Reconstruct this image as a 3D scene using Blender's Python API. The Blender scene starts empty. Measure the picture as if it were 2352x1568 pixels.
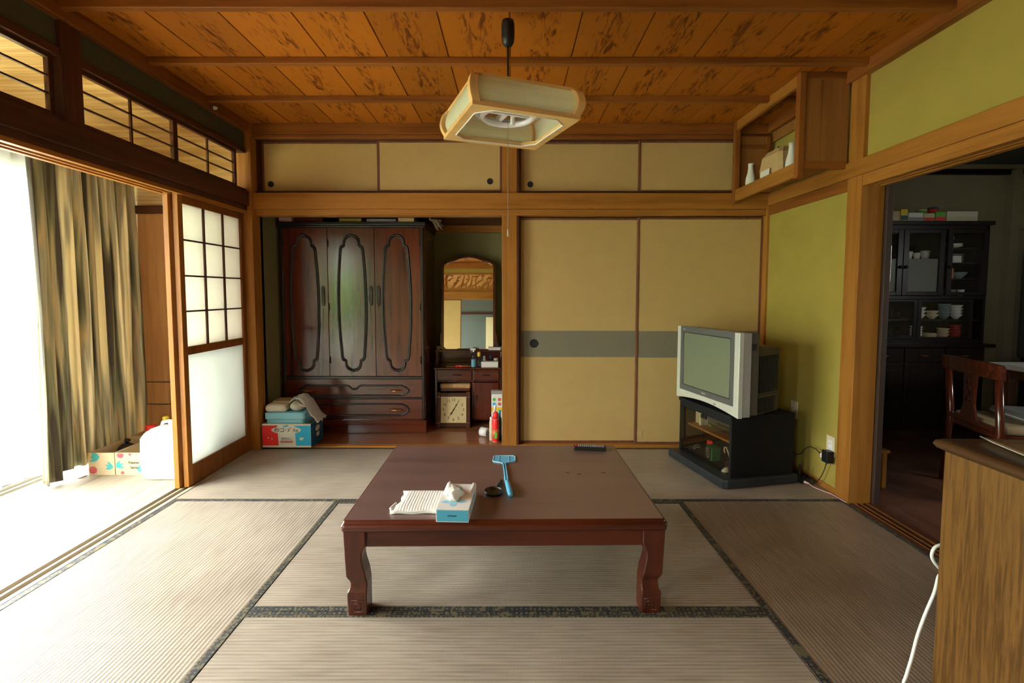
import bpy, bmesh, math, random
from mathutils import Vector, Matrix
random.seed(7)
S = bpy.context.scene
COL = S.collection
# ------------------------------------------------------------------ camera
cam_d = bpy.data.cameras.new('camera'); cam = bpy.data.objects.new('camera', cam_d); COL.objects.link(cam)
cam_d.sensor_fit = 'HORIZONTAL'; cam_d.sensor_width = 36.0
cam_d.lens = 36.0 * 1118.87 / 2352.0
cam_d.shift_y = -43.7 / 2352.0
cam_d.clip_start = 0.02; cam_d.clip_end = 200
PITCH = 0.06156
cam.location = (1.9276, -3.6437, 1.1790)
cam.rotation_euler = (math.pi / 2 - PITCH, -0.0006, -0.0003)
S.camera = cam
# ------------------------------------------------------------------ world / light / exposure
w = bpy.data.worlds.new('daylight'); S.world = w; w.use_nodes = True
wn = w.node_tree.nodes; wl = w.node_tree.links; wn.clear()
bg = wn.new('ShaderNodeBackground'); out = wn.new('ShaderNodeOutputWorld')
bg.inputs['Color'].default_value = (0.97, 1.0, 0.96, 1); bg.inputs['Strength'].default_value = 9.0
# overcast sky: dimmer at the horizon, brighter towards the zenith
wtc = wn.new('ShaderNodeTexCoord'); wsep = wn.new('ShaderNodeSeparateXYZ'); wmr = wn.new('ShaderNodeMapRange')
wmr.inputs[1].default_value = 0.0; wmr.inputs[2].default_value = 0.8; wmr.inputs[3].default_value = 10.5; wmr.inputs[4].default_value = 58.0
wl.new(wtc.outputs['Generated'], wsep.inputs[0]); wl.new(wsep.outputs[2], wmr.inputs[0]); wl.new(wmr.outputs[0], bg.inputs['Strength'])
wl.new(bg.outputs[0], out.inputs[0])
S.view_settings.view_transform = 'Standard'
try: S.view_settings.look = 'None'
except Exception: pass
S.view_settings.gamma = 1.0
S.view_settings.use_curve_mapping = False
S.view_settings.exposure = -0.02


def portal(loc, rot, sx, sy):
    l = bpy.data.lights.new('window_portal', 'AREA'); l.shape = 'RECTANGLE'; l.size = sx; l.size_y = sy
    l.energy = 0.0001
    try: l.cycles.is_portal = True
    except Exception: pass
    o = bpy.data.objects.new('window_portal', l); COL.objects.link(o); o.location = loc; o.rotation_euler = rot
    return o


portal((-1.22, -1.32, 1.0), (0, -math.pi / 2, 0), 2.1, 2.9)
portal((-0.14, -6.1, 0.95), (0, -math.pi / 2, 0), 1.9, 1.2)
portal((-1.22, -4.65, 1.0), (0, -math.pi / 2, 0), 2.0, 1.1)
portal((7.02, -2.25, 1.56), (0, math.pi / 2, 0), 0.6, 1.1)

# ------------------------------------------------------------------ materials
MATS = {}


def nm(name):
    m = bpy.data.materials.new(name); m.use_nodes = True
    nt = m.node_tree
    return m, nt, nt.nodes['Principled BSDF'], nt.nodes['Material Output']


def setin(b, **k):
    tr = {'rough': 'Roughness', 'metal': 'Metallic', 'spec': 'Specular IOR Level', 'coat': 'Coat Weight',
          'coatr': 'Coat Roughness', 'trans': 'Transmission Weight', 'ior': 'IOR', 'alpha': 'Alpha', 'sheen': 'Sheen Weight'}
    for a, v in k.items(): b.inputs[tr[a]].default_value = v


def plain(name, col, rough=0.5, var=0.06, scale=30.0, bump=0.0, **k):
    """procedural plain material with a little mottling"""
    m, nt, b, o = nm(name)
    tc = nt.nodes.new('ShaderNodeTexCoord'); nz = nt.nodes.new('ShaderNodeTexNoise')
    nz.inputs['Scale'].default_value = scale; nz.inputs['Detail'].default_value = 4
    nt.links.new(tc.outputs['Object'], nz.inputs['Vector'])
    mr = nt.nodes.new('ShaderNodeMix'); mr.data_type = 'RGBA'
    mr.inputs[6].default_value = tuple(min(1, c * (1 - var * 2)) for c in col) + (1,)
    mr.inputs[7].default_value = tuple(min(1, c * (1 + var * 2)) for c in col) + (1,)
    nt.links.new(nz.outputs['Fac'], mr.inputs[0]); nt.links.new(mr.outputs[2], b.inputs['Base Color'])
    setin(b, rough=rough, **k)
    if bump:
        bp = nt.nodes.new('ShaderNodeBump'); bp.inputs['Strength'].default_value = bump; bp.inputs['Distance'].default_value = 0.002
        nt.links.new(nz.outputs['Fac'], bp.inputs['Height']); nt.links.new(bp.outputs[0], b.inputs['Normal'])
    MATS[name] = m
    return m


def wood(name, dark, light, axis='z', scale=1.0, rough=0.45, contrast=1.0, coat=0.0, bump=0.15, ring=0.5):
    k_ = 1.0 if name.startswith('pale') else 0.82
    dark = tuple(c * k_ for c in dark); light = tuple(c * k_ for c in light)
    m, nt, b, o = nm(name)
    N, L = nt.nodes, nt.links
    tc = N.new('ShaderNodeTexCoord'); mp = N.new('ShaderNodeMapping')
    sc = {'x': (1.2, 22, 22), 'y': (22, 1.2, 22), 'z': (22, 22, 1.2)}[axis]
    mp.inputs['Scale'].default_value = tuple(s * scale for s in sc)
    L.new(tc.outputs['Object'], mp.inputs['Vector'])
    n1 = N.new('ShaderNodeTexNoise'); n1.inputs['Scale'].default_value = 1.0; n1.inputs['Detail'].default_value = 5
    n1.inputs['Distortion'].default_value = 0.6 * ring
    n2 = N.new('ShaderNodeTexNoise'); n2.inputs['Scale'].default_value = 6.0; n2.inputs['Detail'].default_value = 3
    L.new(mp.outputs[0], n1.inputs['Vector']); L.new(mp.outputs[0], n2.inputs['Vector'])
    n3 = N.new('ShaderNodeTexNoise'); n3.inputs['Scale'].default_value = 1.3; L.new(tc.outputs['Object'], n3.inputs['Vector'])
    a = N.new('ShaderNodeMath'); a.operation = 'MULTIPLY_ADD'; a.inputs[1].default_value = 0.35
    L.new(n2.outputs['Fac'], a.inputs[0]); L.new(n1.outputs['Fac'], a.inputs[2])
    a2 = N.new('ShaderNodeMath'); a2.operation = 'MULTIPLY_ADD'; a2.inputs[1].default_value = 0.5
    L.new(n3.outputs['Fac'], a2.inputs[0]); L.new(a.outputs[0], a2.inputs[2])
    cr = N.new('ShaderNodeValToRGB')
    c0 = 0.92 - 0.3 / contrast * 0.8; c1 = 0.92 + 0.3 / contrast * 0.8
    cr.color_ramp.elements[0].position = max(0, c0); cr.color_ramp.elements[1].position = min(1, c1)
    cr.color_ramp.elements[0].color = dark + (1,); cr.color_ramp.elements[1].color = light + (1,)
    L.new(a2.outputs[0], cr.inputs[0]); L.new(cr.outputs[0], b.inputs['Base Color'])
    setin(b, rough=rough, coat=coat, coatr=0.3 if name == 'table_top' else 0.15)
    if name.startswith(('timber', 'batten', 'dark_timber', 'black_wood', 'shelf')): b.inputs['Specular IOR Level'].default_value = 0.25
    if name == 'table_top': b.inputs['Specular IOR Level'].default_value = 0.9
    bp = N.new('ShaderNodeBump'); bp.inputs['Strength'].default_value = bump; bp.inputs['Distance'].default_value = 0.001
    L.new(n2.outputs['Fac'], bp.inputs['Height']); L.new(bp.outputs[0], b.inputs['Normal'])
    MATS[name] = m
    return m


HD, HL = (0.30, 0.110, 0.015), (0.48, 0.200, 0.036)
for ax in 'xyz':
    wood('timber_' + ax, HD, HL, ax, rough=0.42, contrast=0.75)
    wood('dark_timber_' + ax, (0.060, 0.021, 0.011), (0.115, 0.040, 0.019), ax, rough=0.45)  # dark wood; on the left wall it paints in shade on room-facing timbers
    wood('mahogany_' + ax, (0.050, 0.009, 0.004), (0.150, 0.025, 0.009), ax, rough=0.20, coat=0.7, bump=0.03)
    wood('red_lacquer_' + ax, (0.045, 0.0075, 0.003), (0.110, 0.018, 0.005), ax, rough=0.32, coat=0.10, bump=0.05)
    wood('batten_' + ax, (0.20, 0.060, 0.012), (0.34, 0.115, 0.022), ax, rough=0.4)
    wood('pale_wood_' + ax, (0.58, 0.33, 0.10), (0.74, 0.46, 0.17), ax, rough=0.5)
wood('door_trim', (0.13, 0.045, 0.02), (0.24, 0.09, 0.04), 'z', rough=0.5)
wood('table_top', (0.150, 0.088, 0.076), (0.205, 0.118, 0.100), 'x', scale=0.6, rough=0.36, bump=0.03, contrast=0.7, coat=0.5)
wood('panel_wood', (0.40, 0.17, 0.05), (0.60, 0.30, 0.11), 'z', scale=0.5, rough=0.45)
wood('closet_board', (0.28, 0.10, 0.05), (0.40, 0.16, 0.08), 'x', rough=0.18, bump=0.03)
wood('near_cabinet', (0.115, 0.050, 0.010), (0.225, 0.105, 0.021), 'z', scale=3.4, rough=0.38, contrast=1.5, ring=2.0)
wood('near_top', (0.045, 0.021, 0.009), (0.10, 0.048, 0.020), 'y', rough=0.25)
wood('kitchen_board', (0.13, 0.052, 0.030), (0.22, 0.092, 0.055), 'y', rough=0.34)
wood('black_wood', (0.010, 0.006, 0.005), (0.022, 0.012, 0.010), 'z', rough=0.3)
wood('shelf_ply', (0.25, 0.095, 0.02), (0.37, 0.155, 0.04), 'z', scale=0.6, rough=0.5)
wood('engawa_board', (0.40, 0.34, 0.25), (0.54, 0.47, 0.36), 'y', scale=0.8, rough=0.5)
wood('light_ply', (0.55, 0.34, 0.13), (0.86, 0.62, 0.32), 'x', scale=0.5, rough=0.5, contrast=2.0, ring=3.0)


def ceiling_mat():
    m, nt, b, o = nm('ceiling_planks'); N, L = nt.nodes, nt.links
    tc = N.new('ShaderNodeTexCoord'); sep = N.new('ShaderNodeSeparateXYZ'); L.new(tc.outputs['Object'], sep.inputs[0])
    dv = N.new('ShaderNodeMath'); dv.operation = 'MULTIPLY_ADD'; dv.inputs[1].default_value = 1 / 0.3185; dv.inputs[2].default_value = -0.02
    L.new(sep.outputs[0], dv.inputs[0])
    fl = N.new('ShaderNodeMath'); fl.operation = 'FLOOR'; L.new(dv.outputs[0], fl.inputs[0])
    fr = N.new('ShaderNodeMath'); fr.operation = 'FRACT'; L.new(dv.outputs[0], fr.inputs[0])
    # distance from the plank's middle, bell shaped: flame figure in the middle
    d1 = N.new('ShaderNodeMath'); d1.operation = 'SUBTRACT'; d1.inputs[1].default_value = 0.5; L.new(fr.outputs[0], d1.inputs[0])
    d2 = N.new('ShaderNodeMath'); d2.operation = 'ABSOLUTE'; L.new(d1.outputs[0], d2.inputs[0])
    off = N.new('ShaderNodeMath'); off.operation = 'MULTIPLY_ADD'; off.inputs[1].default_value = 7.3
    L.new(fl.outputs[0], off.inputs[0]); L.new(sep.outputs[1], off.inputs[2])
    cb = N.new('ShaderNodeCombineXYZ')
    mx = N.new('ShaderNodeMath'); mx.operation = 'MULTIPLY'; mx.inputs[1].default_value = 46; L.new(sep.outputs[0], mx.inputs[0])
    my = N.new('ShaderNodeMath'); my.operation = 'MULTIPLY'; my.inputs[1].default_value = 9.0; L.new(off.outputs[0], my.inputs[0])
    L.new(mx.outputs[0], cb.inputs[0]); L.new(my.outputs[0], cb.inputs[1]); L.new(fl.outputs[0], cb.inputs[2])
    n1 = N.new('ShaderNodeTexNoise'); n1.inputs['Scale'].default_value = 1.0; n1.inputs['Detail'].default_value = 3; n1.inputs['Distortion'].default_value = 1.1
    L.new(cb.outputs[0], n1.inputs['Vector'])
    th = N.new('ShaderNodeMapRange'); th.inputs[1].default_value = 0.10; th.inputs[2].default_value = 0.36; th.inputs[3].default_value = 0.0; th.inputs[4].default_value = 0.16
    L.new(d2.outputs[0], th.inputs[0])
    sb = N.new('ShaderNodeMath'); sb.operation = 'SUBTRACT'; L.new(n1.outputs['Fac'], sb.inputs[0]); L.new(th.outputs[0], sb.inputs[1])
    cr = N.new('ShaderNodeValToRGB'); e = cr.color_ramp.elements
    e[0].position = 0.47; e[0].color = (0.40, 0.124, 0.009, 1)
    e[1].position = 0.64; e[1].color = (0.13, 0.031, 0.0035, 1)
    L.new(sb.outputs[0], cr.inputs[0])
    wnz = N.new('ShaderNodeTexWhiteNoise'); wnz.noise_dimensions = '1D'; L.new(fl.outputs[0], wnz.inputs['W'])
    mr = N.new('ShaderNodeMapRange'); mr.inputs[3].default_value = 0.82; mr.inputs[4].default_value = 1.1; L.new(wnz.outputs['Value'], mr.inputs[0])
    hs = N.new('ShaderNodeHueSaturation'); L.new(cr.outputs[0], hs.inputs['Color']); L.new(mr.outputs[0], hs.inputs['Value'])
    L.new(hs.outputs[0], b.inputs['Base Color']); setin(b, rough=0.5, spec=0.2)
    MATS['ceiling_planks'] = m


ceiling_mat()


def tatami_mat(name, axis, cells=0.0150, c0=(0.205, 0.165, 0.123, 1), c1=(0.41, 0.352, 0.278, 1)):
    """rush weave: ridges along `axis`, warp threads across"""
    m, nt, b, o = nm(name); N, L = nt.nodes, nt.links
    tc = N.new('ShaderNodeTexCoord'); sep = N.new('ShaderNodeSeparateXYZ'); L.new(tc.outputs['Object'], sep.inputs[0])
    across = sep.outputs[1 if axis == 'x' else 0]; along = sep.outputs[0 if axis == 'x' else 1]
    def wave(src, per):
        k = N.new('ShaderNodeMath'); k.operation = 'MULTIPLY'; k.inputs[1].default_value = 2 * math.pi / per; L.new(src, k.inputs[0])
        s = N.new('ShaderNodeMath'); s.operation = 'SINE'; L.new(k.outputs[0], s.inputs[0]); return s
    w1 = wave(across, cells); w2 = wave(along, 0.0042)
    mp = N.new('ShaderNodeMapping'); mp.inputs['Scale'].default_value = (6, 90, 1) if axis == 'x' else (90, 6, 1)
    L.new(tc.outputs['Object'], mp.inputs[0])
    n1 = N.new('ShaderNodeTexNoise'); n1.inputs['Scale'].default_value = 1.0; n1.inputs['Detail'].default_value = 4; L.new(mp.outputs[0], n1.inputs[0])
    n2 = N.new('ShaderNodeTexNoise'); n2.inputs['Scale'].default_value = 2.2; n2.inputs['Detail'].default_value = 5; L.new(tc.outputs['Object'], n2.inputs[0])
    f = N.new('ShaderNodeMath'); f.operation = 'MULTIPLY_ADD'; f.inputs[1].default_value = 0.16; L.new(w1.outputs[0], f.inputs[0]); L.new(n1.outputs['Fac'], f.inputs[2])
    f2 = N.new('ShaderNodeMath'); f2.operation = 'MULTIPLY_ADD'; f2.inputs[1].default_value = 0.9; L.new(n2.outputs['Fac'], f2.inputs[0]); L.new(f.outputs[0], f2.inputs[2])
    cr = N.new('ShaderNodeValToRGB'); e = cr.color_ramp.elements
    e[0].position = 0.40; e[0].color = c0; e[1].position = 1.0; e[1].color = c1
    # ramp domain is 0..1, shrink
    sc = N.new('ShaderNodeMath'); sc.operation = 'MULTIPLY'; sc.inputs[1].default_value = 0.82; L.new(f2.outputs[0], sc.inputs[0])
    L.new(sc.outputs[0], cr.inputs[0]); L.new(cr.outputs[0], b.inputs['Base Color'])
    h = N.new('ShaderNodeMath'); h.operation = 'MULTIPLY_ADD'; h.inputs[1].default_value = 0.35; L.new(w2.outputs[0], h.inputs[0]); L.new(w1.outputs[0], h.inputs[2])
    bp = N.new('ShaderNodeBump'); bp.inputs['Strength'].default_value = 0.35; bp.inputs['Distance'].default_value = 0.0012
    L.new(h.outputs[0], bp.inputs['Height']); L.new(bp.outputs[0], b.inputs['Normal'])
    setin(b, rough=0.38, spec=0.6); MATS[name] = m


tatami_mat('tatami_x', 'x'); tatami_mat('tatami_y', 'y'); tatami_mat('tatami_worn', 'y', c0=(0.16, 0.112, 0.074, 1), c1=(0.33, 0.250, 0.175, 1))


def heri():
    m, nt, b, o = nm('mat_border'); N, L = nt.nodes, nt.links
    tc = N.new('ShaderNodeTexCoord')
    v = N.new('ShaderNodeTexVoronoi'); v.inputs['Scale'].default_value = 58; v.inputs['Randomness'].default_value = 0.25
    L.new(tc.outputs['Object'], v.inputs['Vector'])
    v2 = N.new('ShaderNodeTexVoronoi'); v2.feature = 'DISTANCE_TO_EDGE'; v2.inputs['Scale'].default_value = 30; v2.inputs['Randomness'].default_value = 0.3
    L.new(tc.outputs['Object'], v2.inputs['Vector'])
    c1 = N.new('ShaderNodeValToRGB'); c1.color_ramp.interpolation = 'CONSTANT'
    c1.color_ramp.elements[0].color = (0.16, 0.13, 0.055, 1); c1.color_ramp.elements[1].position = 0.30; c1.color_ramp.elements[1].color = (0.022, 0.026, 0.032, 1)
    L.new(v.outputs['Distance'], c1.inputs[0])
    c2 = N.new('ShaderNodeValToRGB'); c2.color_ramp.interpolation = 'CONSTANT'
    c2.color_ramp.elements[0].color = (1, 1, 1, 1); c2.color_ramp.elements[1].position = 0.022; c2.color_ramp.elements[1].color = (0, 0, 0, 1)
    L.new(v2.outputs['Distance'], c2.inputs[0])
    mx = N.new('ShaderNodeMix'); mx.data_type = 'RGBA'; mx.inputs[7].default_value = (0.13, 0.11, 0.06, 1)
    L.new(c2.outputs[0], mx.inputs[0]); L.new(c1.outputs[0], mx.inputs[6]); L.new(mx.outputs[2], b.inputs['Base Color'])
    setin(b, rough=0.6); MATS['mat_border'] = m


heri()


def curtain_cloth():
    m, nt, b, o = nm('curtain_cloth'); N, L = nt.nodes, nt.links
    tc = N.new('ShaderNodeTexCoord'); mp = N.new('ShaderNodeMapping'); mp.inputs['Scale'].default_value = (2, 22, 0.6); L.new(tc.outputs['Object'], mp.inputs[0])
    n1 = N.new('ShaderNodeTexNoise'); n1.inputs['Scale'].default_value = 1; n1.inputs['Detail'].default_value = 3; n1.inputs['Distortion'].default_value = 0.3; L.new(mp.outputs[0], n1.inputs[0])
    cr = N.new('ShaderNodeValToRGB'); e = cr.color_ramp.elements
    e[0].position = 0.40; e[0].color = (0.10, 0.08, 0.055, 1); e[1].position = 0.62; e[1].color = (0.88, 0.78, 0.55, 1)
    for p, c in ((0.455, (0.28, 0.28, 0.17, 1)), (0.505, (0.60, 0.47, 0.28, 1)), (0.55, (0.42, 0.39, 0.29, 1))):
        k = e.new(p); k.color = c
    L.new(n1.outputs['Fac'], cr.inputs[0]); L.new(cr.outputs[0], b.inputs['Base Color'])
    n2 = N.new('ShaderNodeTexNoise'); n2.inputs['Scale'].default_value = 90; L.new(tc.outputs['Object'], n2.inputs[0])
    bp = N.new('ShaderNodeBump'); bp.inputs['Strength'].default_value = 0.2; bp.inputs['Distance'].default_value = 0.004
    L.new(n2.outputs['Fac'], bp.inputs['Height']); L.new(bp.outputs[0], b.inputs['Normal'])
    setin(b, rough=0.8)
    tr = N.new('ShaderNodeBsdfTranslucent'); L.new(cr.outputs[0], tr.inputs['Color'])
    ms = N.new('ShaderNodeMixShader'); ms.inputs[0].default_value = 0.22
    L.new(b.outputs[0], ms.inputs[1]); L.new(tr.outputs[0], ms.inputs[2]); L.new(ms.outputs[0], o.inputs[0])
    MATS['curtain_cloth'] = m


curtain_cloth()


def thin(name, col, transl=0.5, transp=0.0, rough=0.6, scale=40, gloss=0.0):
    """thin sheet that passes light: paper, lace, frosted glass"""
    m, nt, b, o = nm(name); N, L = nt.nodes, nt.links
    tc = N.new('ShaderNodeTexCoord'); nz = N.new('ShaderNodeTexNoise'); nz.inputs['Scale'].default_value = scale; L.new(tc.outputs['Object'], nz.inputs[0])
    mr = N.new('ShaderNodeMix'); mr.data_type = 'RGBA'; mr.inputs[6].default_value = tuple(c * .93 for c in col) + (1,); mr.inputs[7].default_value = col + (1,)
    L.new(nz.outputs['Fac'], mr.inputs[0]); L.new(mr.outputs[2], b.inputs['Base Color']); setin(b, rough=rough)
    tr = N.new('ShaderNodeBsdfTranslucent'); L.new(mr.outputs[2], tr.inputs['Color'])
    ms = N.new('ShaderNodeMixShader'); ms.inputs[0].default_value = transl
    L.new(b.outputs[0], ms.inputs[1]); L.new(tr.outputs[0], ms.inputs[2])
    last = ms
    if transp:
        tp = N.new('ShaderNodeBsdfTransparent'); tp.inputs[0].default_value = col + (1,)
        m2 = N.new('ShaderNodeMixShader'); m2.inputs[0].default_value = transp
        L.new(ms.outputs[0], m2.inputs[1]); L.new(tp.outputs[0], m2.inputs[2]); last = m2
    L.new(last.outputs[0], o.inputs[0]); MATS[name] = m


thin('shoji_paper', (0.98, 0.97, 0.92), 0.88)
thin('frosted_glass', (0.93, 0.95, 0.93), 0.85, rough=0.25, scale=8)
thin('lace', (0.95, 0.95, 0.95), 0.5, 0.35, scale=200)
thin('lamp_shade', (0.93, 0.93, 0.74), 0.55)
thin('plastic_bag', (0.92, 0.92, 0.90), 0.3, 0.12, rough=0.15)
thin('tissue_paper', (0.95, 0.95, 0.88), 0.4, rough=0.8)
thin('jug_plastic', (0.95, 0.96, 0.93), 0.4, rough=0.3)


def glass(name, tint=(1, 1, 1), refl=0.9, rough=0.0, dark=0.0):
    m, nt, b, o = nm(name); N, L = nt.nodes, nt.links; N.remove(b)
    tp = N.new('ShaderNodeBsdfTransparent'); tp.inputs[0].default_value = tint + (1,)
    gl = N.new('ShaderNodeBsdfGlossy'); gl.inputs['Roughness'].default_value = rough
    gl.inputs['Color'].default_value = (refl, refl, refl, 1)
    lw = N.new('ShaderNodeLayerWeight'); pw = N.new('ShaderNodeMath'); pw.operation = 'POWER'; pw.inputs[1].default_value = 4.0
    L.new(lw.outputs['Facing'], pw.inputs[0])
    fr = N.new('ShaderNodeMath'); fr.operation = 'MULTIPLY_ADD'; fr.inputs[1].default_value = 0.7; fr.inputs[2].default_value = 0.035
    L.new(pw.outputs[0], fr.inputs[0])
    ms = N.new('ShaderNodeMixShader'); L.new(fr.outputs[0], ms.inputs[0]); L.new(tp.outputs[0], ms.inputs[1]); L.new(gl.outputs[0], ms.inputs[2])
    L.new(ms.outputs[0], o.inputs[0]); MATS[name] = m


glass('window_glass'); glass('smoked_glass', (0.82, 0.79, 0.72)); glass('transom_glass', (0.93, 0.87, 0.70), rough=0.05); glass('clear_plastic', (0.80, 0.86, 0.88))
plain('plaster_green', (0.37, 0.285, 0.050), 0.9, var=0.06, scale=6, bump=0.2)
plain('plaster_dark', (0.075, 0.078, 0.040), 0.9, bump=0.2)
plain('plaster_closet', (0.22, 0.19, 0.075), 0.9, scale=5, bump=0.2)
plain('fusuma_paper', (0.54, 0.37, 0.135), 0.75, var=0.04, scale=9, bump=0.1)
plain('fusuma_band', (0.21, 0.19, 0.125), 0.8, var=0.05, scale=60)
plain('kitchen_wall', (0.34, 0.29, 0.18), 0.8, var=0.08, scale=3)
plain('kitchen_ceiling', (0.10, 0.11, 0.09), 0.8)
plain('black_plastic', (0.012, 0.012, 0.012), 0.4); plain('dark_metal', (0.03, 0.025, 0.02), 0.35, metal=0.6)
plain('black_laminate', (0.008, 0.008, 0.009), 0.7, spec=0.25)
plain('black_base', (0.018, 0.024, 0.028), 0.45)
plain('silver', (0.60, 0.61, 0.54), 0.35, metal=0.15); plain('tv_grey', (0.10, 0.105, 0.10), 0.4); plain('tv_back', (0.085, 0.075, 0.055), 0.6)
plain('silver_side', (0.36, 0.34, 0.33), 0.4)
plain('tv_screen', (0.165, 0.195, 0.13), 0.16, var=0.01, spec=0.6, coat=0.3)
plain('white', (0.85, 0.85, 0.80), 0.5, var=0.02); plain('cream', (0.72, 0.62, 0.42), 0.6); plain('white_gloss', (0.85, 0.86, 0.80), 0.2, var=0.01)
plain('paper_brown', (0.56, 0.38, 0.17), 0.7); plain('carton', (0.66, 0.52, 0.32), 0.8, var=0.04)
plain('brass', (0.60, 0.30, 0.10), 0.3, metal=0.9); plain('gold_face', (0.72, 0.60, 0.30), 0.4, var=0.03)
plain('black', (0.01, 0.01, 0.01), 0.6, var=0); plain('teal', (0.06, 0.42, 0.42), 0.6); plain('rose', (0.62, 0.09, 0.11), 0.6); plain('ochre', (0.72, 0.45, 0.06), 0.6)
plain('red', (0.90, 0.03, 0.03), 0.45, var=0.02); plain('sky', (0.03, 0.52, 0.95), 0.45, var=0.02); plain('deep_blue', (0.012, 0.10, 0.19), 0.5)
plain('yellow', (0.85, 0.62, 0.04), 0.5); plain('green', (0.02, 0.16, 0.06), 0.4); plain('bright_green', (0.18, 0.50, 0.06), 0.5)
plain('pale_blue', (0.30, 0.70, 0.90), 0.4, var=0.02); plain('blue_plastic', (0.13, 0.48, 0.72), 0.35, var=0.02); plain('tissue_blue', (0.08, 0.42, 0.62), 0.4, var=0.02)
plain('grey', (0.30, 0.30, 0.30), 0.5); plain('pink', (0.75, 0.45, 0.45), 0.6); plain('orange', (0.75, 0.16, 0.06), 0.4)
plain('linen', (0.80, 0.74, 0.62), 0.85, scale=60, bump=0.4); plain('aluminium', (0.34, 0.33, 0.28), 0.45, metal=0.4)
plain('bowl_blue', (0.24, 0.31, 0.35), 0.3); plain('bowl_red', (0.42, 0.04, 0.03), 0.3)
plain('straw', (0.36, 0.30, 0.17), 0.8); plain('molding', (0.018, 0.014, 0.012), 0.3, coat=0.2)
plain('ground', (0.30, 0.31, 0.26), 0.9, scale=4); plain('leaf', (0.22, 0.42, 0.07), 0.7, scale=14, var=0.3)
plain('mirror_silver', (0.92, 0.92, 0.90), 0.015, var=0, metal=1.0)
plain('next_room_wall', (0.13, 0.16, 0.15), 0.85); plain('scroll', (0.80, 0.72, 0.45), 0.8); plain('tube_glass', (0.88, 0.86, 0.90), 0.08, var=0.01, coat=0.6)
plain('stool_fabric', (0.58, 0.36, 0.16), 0.8, scale=50, var=0.25); plain('cushion_pale', (0.42, 0.33, 0.19), 0.8); plain('door_side', (0.045, 0.024, 0.015), 0.5)
plain('sheet_vinyl', (0.40, 0.29, 0.15), 0.12, var=0.02); plain('stain', (0.16, 0.045, 0.02), 0.15)
plain('cushion_white', (0.20, 0.20, 0.20), 0.7); plain('fluff', (0.42, 0.33, 0.2), 0.95)


def towel_mat():
    m, nt, b, o = nm('towel'); N, L = nt.nodes, nt.links
    tc = N.new('ShaderNodeTexCoord'); wv = N.new('ShaderNodeTexWave'); wv.bands_direction = 'X'
    wv.inputs['Scale'].default_value = 30; wv.inputs['Distortion'].default_value = 1.2; wv.inputs['Detail'].default_value = 2; wv.inputs['Detail Scale'].default_value = 3
    L.new(tc.outputs['Object'], wv.inputs[0])
    cr = N.new('ShaderNodeValToRGB'); cr.color_ramp.elements[0].color = (0.74, 0.69, 0.62, 1); cr.color_ramp.elements[1].color = (0.88, 0.84, 0.78, 1); cr.color_ramp.elements[1].position = 0.35
    L.new(wv.outputs['Fac'], cr.inputs[0]); L.new(cr.outputs[0], b.inputs['Base Color']); setin(b, rough=0.9)
    bp = N.new('ShaderNodeBump'); bp.inputs['Strength'].default_value = 0.4; bp.inputs['Distance'].default_value = 0.002
    L.new(wv.outputs['Fac'], bp.inputs['Height']); L.new(bp.outputs[0], b.inputs['Normal']); MATS['towel'] = m


towel_mat()
MT = MATS


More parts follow.
